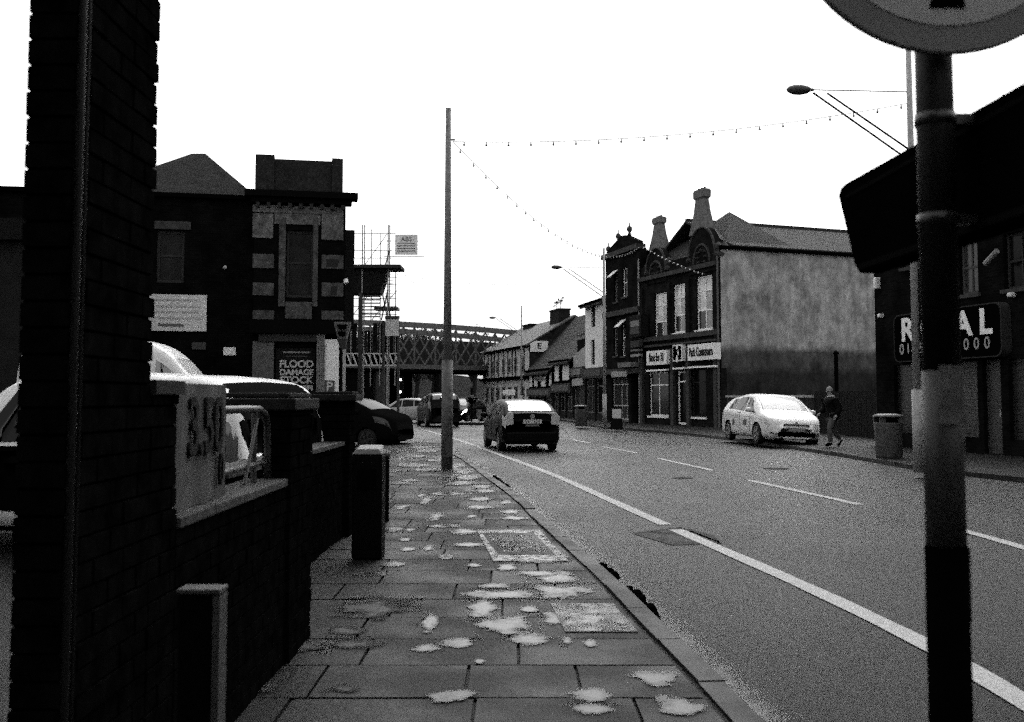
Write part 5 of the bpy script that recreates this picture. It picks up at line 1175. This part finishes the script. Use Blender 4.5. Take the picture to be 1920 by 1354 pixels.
# ------------------------------------------------------------------ cars
def lerp(a, b, t): return a+(b-a)*t
class Body:
    def __init__(s, L, W, H, top, belt, plan, z0=0.19, tum=0.34, roofr=0.05):
        s.L, s.W, s.H = L, W, H; s.top = smooth_tab(top, 6); s.belt = smooth_tab(belt, 6); s.plan = smooth_tab(plan, 6); s.z0 = z0; s.tum = tum; s.rr = roofr
    def section(s, x):
        w_ = interp(s.plan, x)*s.W/2; zt_ = interp(s.top, x); zb_ = min(interp(s.belt, x), zt_-0.005); g = zt_-zb_
        wr = max(0.3*w_, 0.955*w_-g*s.tum)
        z0 = s.z0+max(0, abs(x)-s.L*0.44)*0.12
        return [(0, z0), (.80*w_, z0), (.93*w_, z0+.03), (.985*w_, z0+.14), (w_, lerp(z0, zb_, .45)), (w_*.998, lerp(z0, zb_, .7)), (.985*w_, zb_-.06 if zb_-.06 > z0+.1 else zb_), (.955*w_, zb_), (wr, zt_-min(s.rr, g*.5)), (wr-.07, zt_-min(s.rr, g*.5)*.25), (wr*.6, zt_), (0, zt_+.012)]
    def S(s, x, v, off=0):
        sec = s.section(x); v = max(0, min(len(sec)-1.001, v)); i = int(v); t = v-i
        a, b = sec[i], sec[i+1]; y, z = lerp(a[0], b[0], t), lerp(a[1], b[1], t)
        if off:
            n = Vector((b[1]-a[1], -(b[0]-a[0]))); n = n.normalized() if n.length > 1e-6 else Vector((1, 0))
            y += n.x*off; z += n.y*off
        return y, z
    def mesh(s, wheels, R=0.36):
        n = max(40, int(s.L/0.06)); xs = [-s.L/2+s.L*k/n for k in range(n+1)]
        verts, faces = [], []; vs = [0, 1, 2, 3, 3.5, 4, 4.5, 5, 5.5, 6, 7, 7.5, 8, 9, 10, 11]; nv = len(vs)
        for sg in (1, -1):
            base = len(verts)
            for x in xs:
                for v in vs:
                    y, z = s.S(x, v); verts.append([x, y*sg, z])
            for i in range(n):
                for j in range(nv-1):
                    a = base+i*nv+j; q = [a, a+nv, a+nv+1, a+1]
                    cx_ = sum(verts[k][0] for k in q)/4; cy_ = abs(sum(verts[k][1] for k in q)/4); cz_ = sum(verts[k][2] for k in q)/4
                    cut = False
                    if j < 9 and cy_ > s.W*0.25:
                        for wx in wheels:
                            if math.hypot(cx_-wx, cz_-0.31) < R: cut = True
                    if j == 0 or j == 1:
                        for wx in wheels:
                            if abs(cx_-wx) < R*0.9 and cy_ > s.W*0.28: cut = True
                    if not cut: faces.append(q if sg < 0 else q[::-1])
            # round the wheel arches
            for k in range(base, len(verts)):
                x, y, z = verts[k]
                if abs(y) > s.W*0.3 and z < 0.85:
                    for wx in wheels:
                        d = math.hypot(x-wx, z-0.31)
                        if R*0.8 < d < R*1.12 and z > 0.2: verts[k][0] = wx+(x-wx)*R/d; verts[k][2] = 0.31+(z-0.31)*R/d
            for e, rev in ((0, False), (n, True)):
                ring = [base+e*nv+j for j in range(nv)]; faces.append(ring[::-1] if (rev == (sg > 0)) else ring)
        return verts, faces
def panel(b, root, name, m_, side, xb0, xb1, xt0, xt1, v0, v1, off=0.008, nx=8, nv_=4, th=True):
    """patch of the body surface between heights v0..v1; its ends slant from (xb0,xb1) at v0 to (xt0,xt1) at v1"""
    mb = MB()
    for i in range(nx):
        for j in range(nv_):
            q = []
            for (a, c) in ((i, j), (i+1, j), (i+1, j+1), (i, j+1)):
                t = c/nv_; v = lerp(v0, v1, t); x = lerp(lerp(xb0, xt0, t), lerp(xb1, xt1, t), a/nx); y, z = b.S(x, v, off); q.append((x, y*side, z))
            mb.face(q)
    return mb.build(name, m_, root, world=False, smooth=True)
def cross(b, root, name, m_, x0, x1, vlo, off=0.01, nx=6, inset=(0.0, 0.0)):
    """full-width patch over the top (windscreen, rear screen)"""
    mb = MB(); cols = 10
    for i in range(nx):
        for j in range(cols):
            q = []
            for (a, c) in ((i, j), (i+1, j), (i+1, j+1), (i, j+1)):
                x = lerp(x0, x1, a/nx); u = c/cols*2-1; vv = vlo+(11-vlo)*(1-abs(u)); y, z = b.S(x, vv); k = 1-lerp(inset[0], inset[1], a/nx)
                q.append((x, y*(1 if u > 0 else -1)*k, z+off))
            mb.face(q)
    return mb.build(name, m_, root, world=False, smooth=True)
def wheel(root, x, y, side, r=0.315, rimm=RIM, w_=0.2):
    t = MB().lathe([(r*.6, -w_/2), (r*.93, -w_/2), (r, -w_/2+.03), (r, w_/2-.03), (r*.93, w_/2), (r*.66, w_/2)], (0, 0, 0), 28, 'y')
    o = t.build('wheel', RUBBER, root, world=False, smooth=False); o.location = (x, y, r)
    q = MB(); s_ = side*(w_/2+.002)
    q.lathe([(r*.68, side*.02), (r*.68, s_*.92), (r*.62, s_*.9)], (0, 0, 0), 28, 'y')
    q.build('rim_dish', mat('rim_dark', 0.03, 0.5, 0.4), o, world=False)
    sp = MB()
    for k in range(5):
        a = 2*PI*k/5; c, s2 = math.cos(a), math.sin(a); px_, pz = -s2, c; hw = .045
        pts = [(c*.05+px_*hw, s2*.05+pz*hw), (c*r*.68+px_*hw*.7, s2*r*.68+pz*hw*.7), (c*r*.68-px_*hw*.7, s2*r*.68-pz*hw*.7), (c*.05-px_*hw, s2*.05-pz*hw)]
        sp.prism(pts, lambda u, v, cc: (u, cc, v), (s_*.93, s_*1.03))
    sp.lathe([(r*.70, s_*.9), (r*.70, s_*1.02), (r*.64, s_*1.02), (r*.64, s_*.9)], (0, 0, 0), 28, 'y')
    sp.build('rim', rimm, o, world=False)
    return o
WSCR = mat('windscreen_glass', 0.05, 0.04, 1.0, coat=1.0)
WSCRP = mat('pale_windscreen', 0.10, 0.12, 0.30)
def car(name, loc, rz, label, cat, b, paint, glass, screen, wheels, side_win, ws, rs, tex=None, group=None, roll=0.0, lights='both', lampm=None, tailm=None, plate_txt=None, R=0.36, mirrors=True, rimm=RIM, rear_glass=None):
    r = thing(name, loc, label, cat, group); r.rotation_euler = (roll, 0, rz)
    v, f = b.mesh(wheels, R)
    mb = MB(); mb.v = [Vector(p) for p in v]; mb.f = [tuple(q) for q in f]
    bo_ = mb.build('body', paint, r, world=False, smooth=True, clean=False)
    MB().box(-b.L/2+.35, b.L/2-.35, -b.W/2+.16, b.W/2-.16, .2, .62).build('underbody', SOOT, r, world=False)
    for wx in wheels:
        for sd in (1, -1):
            wheel(r, wx, sd*(b.W/2-.115), sd, rimm=rimm)
            a = MB(); a.tube([(wx+(R-.004)*math.cos(t*PI/12), sd*(b.W/2-.16), .31+(R-.004)*math.sin(t*PI/12)) for t in range(-1, 14)], .014, 5); a.build('wheel_arch', SOOT, r, world=False)
    for sd in (1, -1):
        for (xb0, xb1, xt0, xt1) in side_win: panel(b, r, 'side_window', glass, sd, xb0, xb1, xt0, xt1, 7.06, 7.9, .006)
    cross(b, r, 'windscreen', screen, ws[0], ws[1], 8.1, .008, inset=(.02, .05))
    cross(b, r, 'rear_screen', rear_glass or screen, rs[0], rs[1], 8.1, .008, inset=(.06, .04))
    if mirrors:
        for sd in (1, -1):
            y, z = b.S(ws[1]-.45, 7.1); m_ = MB(); m_.lathe([(.01, -.10), (.065, -.07), (.08, 0), (.065, .08), (.01, .11)], (ws[1]-.40, sd*(y+.13), z+.06), 10, 'y'); m_.build('wing_mirror', paint, r, world=False, smooth=True)
            MB().tube([(ws[1]-.40, sd*(y-.03), z+.0), (ws[1]-.40, sd*(y+.1), z+.04)], .018, 6).build('mirror_stalk', SOOT, r, world=False)
    for sd in (1, -1):
        hm = lampm or mat('headlamp_lens', 0.45, 0.1, 0.8); x1 = b.L/2
        zb_ = interp(b.belt, x1-.25)
        panel(b, r, 'headlight', hm, sd, x1-.62, x1-.10, x1-.72, x1-.22, 5.2, 6.7, .008, 6, 3)
        panel(b, r, 'fog_light_recess', SOOT, sd, x1-.16, x1-.03, x1-.16, x1-.03, 3.1, 3.9, .006, 3, 2)
    for sd in (1, -1):
        panel(b, r, 'tail_light', tailm or mat('tail_lens', 0.10, 0.1, 0.8), sd, -b.L/2+.012, -b.L/2+.20, -b.L/2+.03, -b.L/2+.34, 4.9, 7.1, .010, 5, 5)
    for sd in (1, -1):      # door seams
        for xx in (side_win[0][0]-.03, side_win[-1][1]-.35, (side_win[0][0]+side_win[-1][1])/2):
            pts = []
            for k in range(8): y, z = b.S(xx, 3.3+k*(3.5/7), .001); pts.append((xx, y*sd, z))
            MB().tube(pts, .007, 4).build('door_seam', SOOT, bo_, world=False)
        y, z = b.S(-.3, 6.1, .012); MB().box(-.38, -.20, y*sd-.012, y*sd+.012, z-.015, z+.015).build('door_handle', paint, r, world=False)
    return r
# shapes: top line, shoulder line, plan (fraction of half width), all along x from tail to nose
def hatch(L=4.46, W=1.745, H=1.49):
    h = L/2
    return Body(L, W, H, [(-h, .86), (-h+.03, 1.04), (-h+.22, 1.13), (-h+.75, 1.36), (-.75, 1.455), (-.1, H), (.35, H-.03), (.85, H-.22), (1.35, 1.02), (1.6, .93), (h-.25, .80), (h-.05, .64), (h, .52)],
                [(-h, .84), (-h+.1, .98), (-h+.7, 1.02), (-.4, .97), (.7, .92), (1.3, .90), (h-.3, .76), (h, .5)],
                [(-h, .86), (-h+.06, .92), (-h+.35, .98), (-1, 1), (1, 1), (h-.6, .96), (h-.25, .86), (h-.06, .70), (h, .52)])
HB = hatch(); HBW = hatch(4.46, 1.86, 1.52)
WHP = mat('white_car_paint', 0.60, 0.35, 0.3, coat=0.25); BLP = mat('black_car_paint', 0.003, 0.4, 0.06, coat=0.0)
SIL = mat('silver_car_paint', 0.10, 0.35, 0.5, coat=0.5)
side4 = [(-1.45, -.78, -1.1, -.72), (-.70, .14, -.66, .14), (.22, 1.12, .22, .60)]
# white parked car, nose towards us, two wheels up on the pavement
dn = Vector((0.10, -0.995, 0)).normalized(); fl = gp(1432, 838)
cc = Vector((fl.x+.0, fl.y, 0))-dn*(-0.0); ctr = Vector((fl.x, fl.y-.35, 0)) - dn*(4.46/2) + Vector((-dn.y, dn.x, 0)).normalized()*(1.745/2)*1.0
GW = mat('side_glass_pale', 0.03, 0.12, 0.2)
wc = car('parked_car', (ctr.x-.06, ctr.y-.35, 0.045), math.atan2(dn.y, dn.x), 'white hatchback parked with its nose towards the camera, by the right kerb', 'car', HBW, WHP, GW, WSCRP, (-1.35, 1.35), side4, (.50, 1.28), (-1.95, -1.2), roll=math.radians(-2.6), lampm=mat('headlamp_pale', 0.5, 0.1, 0.8), tailm=None)
wc.scale = (1.05, 1.05, 1.05)
fr = HB.L/2
MB().hexa([(fr+.012, -.56, .28), (fr+.012, .56, .28), (fr-.08, .56, .28), (fr-.08, -.56, .28), (fr+.022, -.54, .41), (fr+.022, .54, .41), (fr-.08, .54, .41), (fr-.08, -.54, .41)]).build('lower_grille', SOOT, wc, world=False)
MB().hexa([(fr-.02, -.40, .60), (fr-.02, .40, .60), (fr-.12, .40, .60), (fr-.12, -.40, .60), (fr-.04, -.36, .645), (fr-.04, .36, .645), (fr-.13, .36, .645), (fr-.13, -.36, .645)]).build('upper_grille', mat('grille_dark', 0.05), wc, world=False)
MB().box(fr-.02, fr+.022, -.26, .26, .43, .54).build('number_plate', mat('front_plate', 0.26, 0.5, 0.3, 40, 0.4), wc, world=False)
MB().lathe([(.05, .0), (.05, .012)], (fr-.03, 0, .665), 12, 'x').build('badge', STEEL, wc, world=False)
for xs_, w_, z_ in ((.35, .30, .62), (-.75, .22, .60)):
    for sd in (1, -1):
        y, z = HBW.S(xs_, 5.0, .006); MB().hexa([(xs_-w_/2, y*sd-.003, z_-.08), (xs_+w_/2, y*sd-.003, z_-.08), (xs_+w_/2, y*sd+.003, z_-.08), (xs_-w_/2, y*sd+.003, z_-.08), (xs_-w_/2, y*sd-.003, z_+.09), (xs_+w_/2, y*sd-.003, z_+.09), (xs_+w_/2, y*sd+.003, z_+.09), (xs_-w_/2, y*sd+.003, z_+.09)]).build('door_decal', mat('decal_grey', 0.09, 0.6, 0.2, 30, 0.8), wc, world=False)
MB().tube([(1.12, -.5, 1.14), (1.0, .05, 1.20)], .008, 4).build('wiper', SOOT, wc, world=False)

# black car driving away
db = Vector((-0.17, 0.985, 0)).normalized(); rl0 = gp(941, 846); rr0 = gp(1041, 844)
rc = Vector(((rl0.x+rr0.x)/2, (rl0.y+rr0.y)/2, 0)); cb_ = rc + db*(4.46/2-.55)
TLP = mat('pale_tail_lens', 0.42, 0.12, 0.9)
bc = car('moving_car', (cb_.x, cb_.y, 0), math.atan2(db.y, db.x), 'black hatchback driving away in the left lane with bright rear screen', 'car', HB, BLP, GLASSD, mat('reflective_screen', 0.50, 0.14, 1.0, metal=0.75), (-1.35, 1.35), side4, (.50, 1.28), (-2.02, -.95), tailm=TLP, lampm=GLASSD)
bx = -HB.L/2
pl_ = MB().box(bx-.03, bx-.005, -.27, .27, .80, .915).build('number_plate', mat('rear_plate', 0.45, 0.5, 0.3), bc, world=False)
Fp = Frame((bx-.032, .27), (bx-.032, -.27))
def ltext(body, root, x, y, z, size, m_, name='lettering', sx=1.0):
    cu = bpy.data.curves.new(name, 'FONT'); cu.body = body; cu.size = size; cu.align_x = 'CENTER'; cu.align_y = 'CENTER'; cu.extrude = .001; cu.materials.append(m_)
    ob = bpy.data.objects.new(name, cu); C.objects.link(ob); ob.parent = root; ob.matrix_basis = Matrix(((0, 0, -1, x), (-sx, 0, 0, y), (0, 1, 0, z), (0, 0, 0, 1))); return to_mesh(ob)
ltext('W 1524', pl_, bx-.033, 0, .857, .13, INK)
for sd in (1, -1):
    MB().prism([(sd*.80, .98), (sd*.70, 1.12), (sd*.56, 1.10), (sd*.55, .78), (sd*.74, .74), (sd*.80, .80)], lambda a, b, c: (c, a, b), (bx+.0, bx-.022)).build('tail_lamp', TLP, bc, world=False, bevel=.01)
MB().box(bx-.02, bx-.0, -.20, .20, .72, .775).build('plate_caption', mat('caption_grey', 0.10, 0.5, 0.3, 60, 0.9), bc, world=False)
MB().lathe([(.07, -.012), (.07, .0)], (bx-.0, 0, 1.0), 12, 'x').build('badge', mat('badge_chrome', 0.5, 0.2, 0.6, metal=0.7), bc, world=False)
MB().tube([(-1.92, .35, 1.235), (-1.62, .62, 1.345)], .009, 4).build('wiper', SOOT, bc, world=False)
for sd in (1, -1): MB().box(bx+.01, bx+.05, sd*.62-.07, sd*.62+.07, .36, .40).build('reflector', mat('reflector', 0.25, 0.2, 0.6), bc, world=False)
MB().hexa([(bx-.02, -.72, .27), (bx-.02, .72, .27), (bx+.3, .78, .27), (bx+.3, -.78, .27), (bx-.035, -.74, .56), (bx-.035, .74, .56), (bx+.3, .80, .56), (bx+.3, -.80, .56)]).build('rear_bumper', BLP, bc, world=False, bevel=.04)
MB().hexa([(bx+.02, -.70, 1.125), (bx+.02, .70, 1.125), (bx+.13, .66, 1.15), (bx+.13, -.66, 1.15), (bx+.02, -.70, 1.145), (bx+.02, .70, 1.145), (bx+.13, .66, 1.17), (bx+.13, -.66, 1.17)]).build('spoiler', BLP, bc, world=False, bevel=.008)

# white people carrier beyond the low wall
def suv(L=4.5, W=1.86, H=1.80):
    h = L/2
    return Body(L, W, H, [(-h, 1.0), (-h+.06, 1.35), (-h+.3, 1.68), (-1.2, 1.77), (-.4, H), (.35, H-.02), (.75, H-.13), (1.3, 1.25), (1.55, 1.13), (h-.2, 1.0), (h-.03, .8), (h, .6)],
                [(-h, .9), (-h+.05, 1.28), (-h+.35, 1.28), (-1.3, 1.15), (0, 1.08), (1.2, 1.04), (h-.3, .93), (h, .55)], [(-h, .8), (-h+.15, .93), (-1, 1), (1, 1), (h-.5, .94), (h-.12, .82), (h, .62)], z0=.24, tum=.25, roofr=.06)
SV = suv(); ds = Vector((-.925, .38, 0)).normalized(); rz = math.atan2(ds.y, ds.x)
ap_ = at(404, 700, 9.6); lx, ly = -1.85, .62; M = Matrix.Rotation(rz, 3, 'Z'); off = M @ Vector((lx, ly, 0)); 
pc_ = Vector((ap_.x-off.x, 9.6-off.y, 0))
wv_ = car('parked_car', (pc_.x, pc_.y, ap_.z-SV.H+.02), rz, 'white tall hatchback parked behind the low brick wall, its tail to the right', 'car', SV, WHP, GLASSD, mat('dim_screen', 0.008, 0.3, 0.0), (-1.38, 1.38), [(-2.10, -1.1, -1.88, -1.05), (-1.0, -.08, -.95, -.08), (.02, 1.0, .02, .52)], (.62, 1.36), (-2.246, -1.93), R=.38)
for sd in (1, -1): panel(SV, wv_, 'side_dark_panel', SOOT, sd, -2.235, 1.3, -2.22, 1.2, 3.2, 6.9, .01, 12, 5)  # black panels cover the lower flanks and the tail
MB().box(-SV.L/2-.014, -SV.L/2+.02, -.72, .72, .36, .985).build('tail_panel', SOOT, wv_, world=False)
# white van with rounded nose beyond
def van():
    h = 2.6
    return Body(5.2, 2.0, 2.95, [(-h, 2.4), (-h+.1, 2.75), (-1, 2.93), (-.2, 2.94), (.5, 2.84), (1.0, 2.58), (1.4, 2.15), (1.75, 1.72), (2.0, 1.35), (2.3, 1.15), (h-.08, .95), (h, .6)], [(-h, 1.3), (0, 1.3), (1.6, 1.25), (2.1, 1.15), (h, .58)], [(-h, .95), (-2, 1), (1.5, 1), (2.2, .93), (h-.05, .8), (h, .65)], z0=.3, tum=.12, roofr=.22)
VN = van(); a_ = at(382, 690, 25)
vn = car('parked_van', (a_.x-1.75, 25.3, 0.05), 0.0, 'white van with a rounded roof behind the white tall hatchback', 'van', VN, WHP, mat('van_panel_glass', 0.3, 0.3, 0.3), mat('pale_van_screen', 0.42, 0.2, 0.6), (-1.6, 1.75), [(-2.0, -.4, -2.0, -.4), (.75, 1.5, .75, 1.2)], (1.15, 1.9), (-2.55, -2.4), R=.38)
for sd in (1, -1): 
    pts = [];
    for k in range(10): y, z = VN.S(.55, 4+k*.48, .004); pts.append((.55, y*sd, z))
    MB().tube(pts, .02, 4).build('body_seam', mat('seam_grey', 0.1), vn, world=False)
sv2 = car('parked_car', (at(20, 800, 16).x-1.2, 16.2, 0.05), 0.05, 'silver car glimpsed left of the tall brick pillar', 'car', HB, SIL, GLASSD, GLASSD, (-1.35, 1.35), side4, (.50, 1.28), (-1.95, -1.2))
# dark car nosing out of the side street, and a plate on it
SV2 = suv(4.4, 1.8, 1.62)
nb_ = gp(765, 834); dk = Vector((.93, -.36, 0)).normalized()
dkc = Vector((at(757, 800, 31.5).x, 31.5, 0)) - dk*2.15 
dc = car('waiting_car', (dkc.x, dkc.y+.2, -.04), math.atan2(dk.y, dk.x), 'dark car nosing out at the left, partly hidden by the gate pier', 'car', SV2, mat('dull_black_paint', 0.004, 0.5, 0.0), GLASSD, mat('dim_screen2', 0.02, 0.2, 0.05), (-1.35, 1.3), [(-1.9, -1.1, -1.75, -1.05), (-1.0, -.08, -.95, -.08), (.02, 1.0, .02, .52)], (.62, 1.36), (-2.1, -1.8), lampm=mat('dim_lamp', 0.03, 0.1, 0.3), rimm=mat('dark_rim', 0.02, 0.5, 0.3))
for (x_, z_, w_, h_, v_) in ((.25, .86, .34, .17, .25), (-.1, .66, .2, .12, .16), (.28, .60, .14, .1, .08)):
    y, z = SV2.S(x_, 5.2, .008); MB().box(x_-w_/2, x_+w_/2, -y-.006, -y+.004, z_, z_+h_).build('door_sticker', mat('sticker_%d' % int(v_*100), v_, 0.6, 0.2, 30, 0.5), dc, world=False)
# traffic ahead
d2 = Vector((-.35, .94, 0)).normalized()
def far_car(px, D, dvec, b, paint, lab, nm='moving_car', lamp=None, scr=None):
    p = at(px, 790, D)
    return car(nm, (p.x, D, 0), math.atan2(dvec[1], dvec[0]), lab, 'car', b, paint, GLASSD, scr or mat('grey_screen', 0.2, 0.15, 0.8, 2, 0.4), (-1.35, 1.35), side4 if b is HB else [(-1.9, -1.1, -1.75, -1.05), (-1.0, -.08, -.95, -.08), (.02, 1.0, .02, .52)], (.5, 1.28) if b is HB else (.62, 1.36), (-1.95, -1.2) if b is HB else (-2.1, -1.8), lampm=lamp, group='cars queuing towards the bridge', mirrors=False)
far_car(820, 55, (-.25, .97), SV2, BLP, 'dark car with pale rear screen ahead, just left of the tall slim pole')
far_car(772, 62, (-.85, .5), HB, mat('mid_grey_paint', 0.25, 0.3, 0.5, coat=.5), 'pale grey car turning, left of the dark car ahead')
far_car(868, 63, (-.3, -.95), HB, BLP, 'oncoming dark car with one bright headlight beside the island', lamp=mat('lit_headlamp', 0.8, 0.3, 0.3, emit=3.5))

# ------------------------------------------------------------------ right pavement furniture
def round_bin(p, lab, h=1.05, r=.34, v=.085):
    t = thing('street_bin', p, lab, 'bin', 'round street bins on the right pavement')
    MB().lathe([(r*.86, .0), (r*.9, .04), (r*.95, h*.6), (r, h*.78), (r, h*.80)], p, 18).build('body', mat('bin_metal_%d' % int(v*1000), v, 0.55, 0.4, 10, 0.5, 0.1), t, smooth=True)
    MB().lathe([(r*.7, h*.801), (r*.7, h*.93)], p, 18).build('opening', SOOT, t)
    for k in range(4):
        a = PI/4+k*PI/2; c = Vector(p)+Vector((math.cos(a)*r*.9, math.sin(a)*r*.9, 0)); MB().box(c.x-.07, c.x+.07, c.y-.03, c.y+.03, p[2]+h*.8, p[2]+h*.93).build('lid_post', mat('bin_metal_%d' % int(v*1000), v), t)
    MB().lathe([(r*1.05, h*.931), (r*1.04, h*.97), (r*.7, h), (.02, h*1.01)], p, 18).build('lid', mat('bin_lid_pale', 0.13, 0.5, 0.4), t, smooth=True)
    return t
pb_ = gp(1667, 858, PH); round_bin(tuple(pb_), 'larger round street bin right of the walking man', v=.05)
pb_ = gp(1090, 799, PH); round_bin(tuple(pb_), 'smaller round street bin before the distant shopfronts', v=.04)
ab = gp(1156, 805, PH); t = thing('pavement_board', ab, 'small folding board with a pale poster at the foot of the middle lamp', 'sign board')
for k, (y0, y1) in enumerate(((-.25, -.02), (.25, .02))):
    q = [(ab.x-.25, ab.y+y0, PH), (ab.x+.25, ab.y+y0, PH), (ab.x+.25, ab.y+y0+.03, PH), (ab.x-.25, ab.y+y0+.03, PH), (ab.x-.25, ab.y+y1, PH+1.0), (ab.x+.25, ab.y+y1, PH+1.0), (ab.x+.25, ab.y+y1+.03, PH+1.0), (ab.x-.25, ab.y+y1+.03, PH+1.0)]
    MB().hexa(q).build('board', BLACK, t)
MB().hexa([(ab.x-.2, ab.y-.14, PH+.5), (ab.x+.2, ab.y-.14, PH+.5), (ab.x+.2, ab.y-.12, PH+.5), (ab.x-.2, ab.y-.12, PH+.5), (ab.x-.2, ab.y-.06, PH+.92), (ab.x+.2, ab.y-.06, PH+.92), (ab.x+.2, ab.y-.04, PH+.92), (ab.x-.2, ab.y-.04, PH+.92)]).build('poster', mat('poster_pale', 0.4), t)

# ------------------------------------------------------------------ the walking man
def skin_mesh(name, joints, bones, m_, parent, sub=2):
    me = bpy.data.meshes.new(name); me.from_pydata([j[0] for j in joints], bones, []); me.update()
    o = bpy.data.objects.new(name, me); C.objects.link(o); o.parent = parent
    sk = o.modifiers.new('skin', 'SKIN'); me.skin_vertices or None
    lay = me.skin_vertices[0].data if me.skin_vertices else None
    for i, j in enumerate(joints):
        r_ = j[1]; lay[i].radius = (r_, r_*(j[2] if len(j) > 2 else 1)); lay[i].use_root = (i == 0)
    sb = o.modifiers.new('sub', 'SUBSURF'); sb.levels = sub; sb.render_levels = sub
    me.materials.append(m_)
    for p in me.polygons: p.use_smooth = True
    return o
fp = gp(1562, 838, PH)
man = thing('person', (fp.x, fp.y, PH), 'person in a black jacket and pale trousers walking on the right pavement', 'person', rz=math.radians(200))
SKIN = mat('skin', 0.28, 0.6, 0.3); JK = mat('black_jacket', 0.003, 0.8, 0.1, 10, 0.3); TR = mat('pale_trousers', 0.075, 0.85, 0.1, 6, 0.3); HR = mat('grey_hair', 0.25, 0.8, 0.2, 30, 0.4)
# local: x forward, y left, z up; mid stride, leaning slightly forward
def ensure_skin(o): pass
J = [((0, 0, .95), .135, .9), ((.01, 0, 1.08), .135), ((.04, 0, 1.28), .165), ((.05, 0, 1.42), .14), ((.07, 0, 1.50), .058), ((.09, 0, 1.56), .055), ((.10, 0, 1.63), .092), ((.10, 0, 1.69), .08),
     ((.03, .10, .90), .10), ((.20, .11, .52), .066), ((.16, .10, .12), .045), ((.28, .10, .04), .038), ((-.02, -.10, .90), .10), ((-.06, -.11, .52), .066), ((-.34, -.10, .20), .045), ((-.27, -.10, .07), .038),
     ((.05, .20, 1.41), .062), ((-.06, .25, 1.15), .05), ((.06, .26, .93), .035), ((.05, -.20, 1.41), .062), ((.08, -.25, 1.15), .05), ((.25, -.24, .98), .035)]
Bn = [(0, 1), (1, 2), (2, 3), (3, 4), (4, 5), (5, 6), (6, 7), (0, 8), (8, 9), (9, 10), (10, 11), (0, 12), (12, 13), (13, 14), (14, 15), (3, 16), (16, 17), (17, 18), (3, 19), (19, 20), (20, 21)]
def person_part(name, idx, m_, grow=0.0, extra=None):
    mp_ = {k: i for i, k in enumerate(idx)}; js = [(J[k][0], J[k][1]+grow) for k in idx]; bs = [(mp_[a], mp_[b]) for a, b in Bn if a in mp_ and b in mp_]
    me = bpy.data.meshes.new(name); bm = bmesh.new(); lay = bm.verts.layers.skin.verify(); vs = []
    for i, (p, r_) in enumerate(js):
        v = bm.verts.new(p); v[lay].radius = (r_, r_); v[lay].use_root = (i == 0); vs.append(v)
    for a, b in bs: bm.edges.new((vs[a], vs[b]))
    bm.to_mesh(me); bm.free(); me.materials.append(m_); o = bpy.data.objects.new(name, me); C.objects.link(o); o.parent = man
    s1_ = o.modifiers.new('skin', 'SKIN'); s1_.use_smooth_shade = True; s2_ = o.modifiers.new('sub', 'SUBSURF'); s2_.levels = 2; s2_.render_levels = 2
    return o
person_part('body', list(range(22)), SKIN)
person_part('trousers', [0, 8, 9, 10, 12, 13, 14], TR, .022)
jo = person_part('jacket', [1, 2, 3, 0, 16, 17, 18, 19, 20, 21], JK, .052)
for (a, b) in (((.16, .10, .10), (.32, .10, .05)), ((-.35, -.10, .17), (-.26, -.10, .03))):
    a, b = Vector(a), Vector(b); mb = MB(); mb.tube([a-(b-a)*.15, a.lerp(b, .5), b], .052, 10, .042); mb.build('shoe', SOOT, man, world=False, smooth=True)
mb = MB(); mb.lathe([(.01, .115), (.06, .10), (.092, .05), (.098, .0), (.09, -.05), (.07, -.06)], (.085, 0, 1.655), 14); mb.build('hair', HR, man, world=False, smooth=True)
for sd in (1, -1):
    MB().lathe([(.008, -.01), (.022, 0), (.008, .01)], (.10, sd*.094, 1.63), 8, 'y').build('ear', SKIN, man, world=False, smooth=True)
    MB().lathe([(.009, 0), (.004, .008)], (.186, sd*.03, 1.645), 8, 'x').build('eye', SOOT, man, world=False)
MB().prism([(.185, 1.645), (.215, 1.605), (.185, 1.60)], lambda a, b, c: (a, c, b), (-.014, .014)).build('nose', SKIN, man, world=False)
MB().box(.184, .19, -.025, .025, 1.575, 1.582).build('mouth', mat('lip', 0.1), man, world=False)
hand_pts = (((.06, .26, .93), (.10, .26, .86)), ((.25, -.24, .98), (.32, -.235, .93)))
for (a, b) in hand_pts:
    a, b = Vector(a), Vector(b); d = (b-a).normalized(); hd_ = MB(); hd_.tube([a, a+d*.08], .030, 8, .036)
    for k in range(4):
        o2 = Vector((0, (k-1.5)*.018, 0)); hd_.tube([a+d*.07+o2, a+d*.11+o2, a+d*(.145-.008*abs(k-1.5))+o2+Vector((.01, 0, -.012))], .0095, 6, .007)
    hd_.tube([a+d*.03, a+d*.06+Vector((.035, 0, .0)), a+d*.09+Vector((.045, 0, -.005))], .011, 6, .008); hd_.build('hand', SKIN, man, world=False, smooth=True)
print('objects', len(bpy.data.objects))
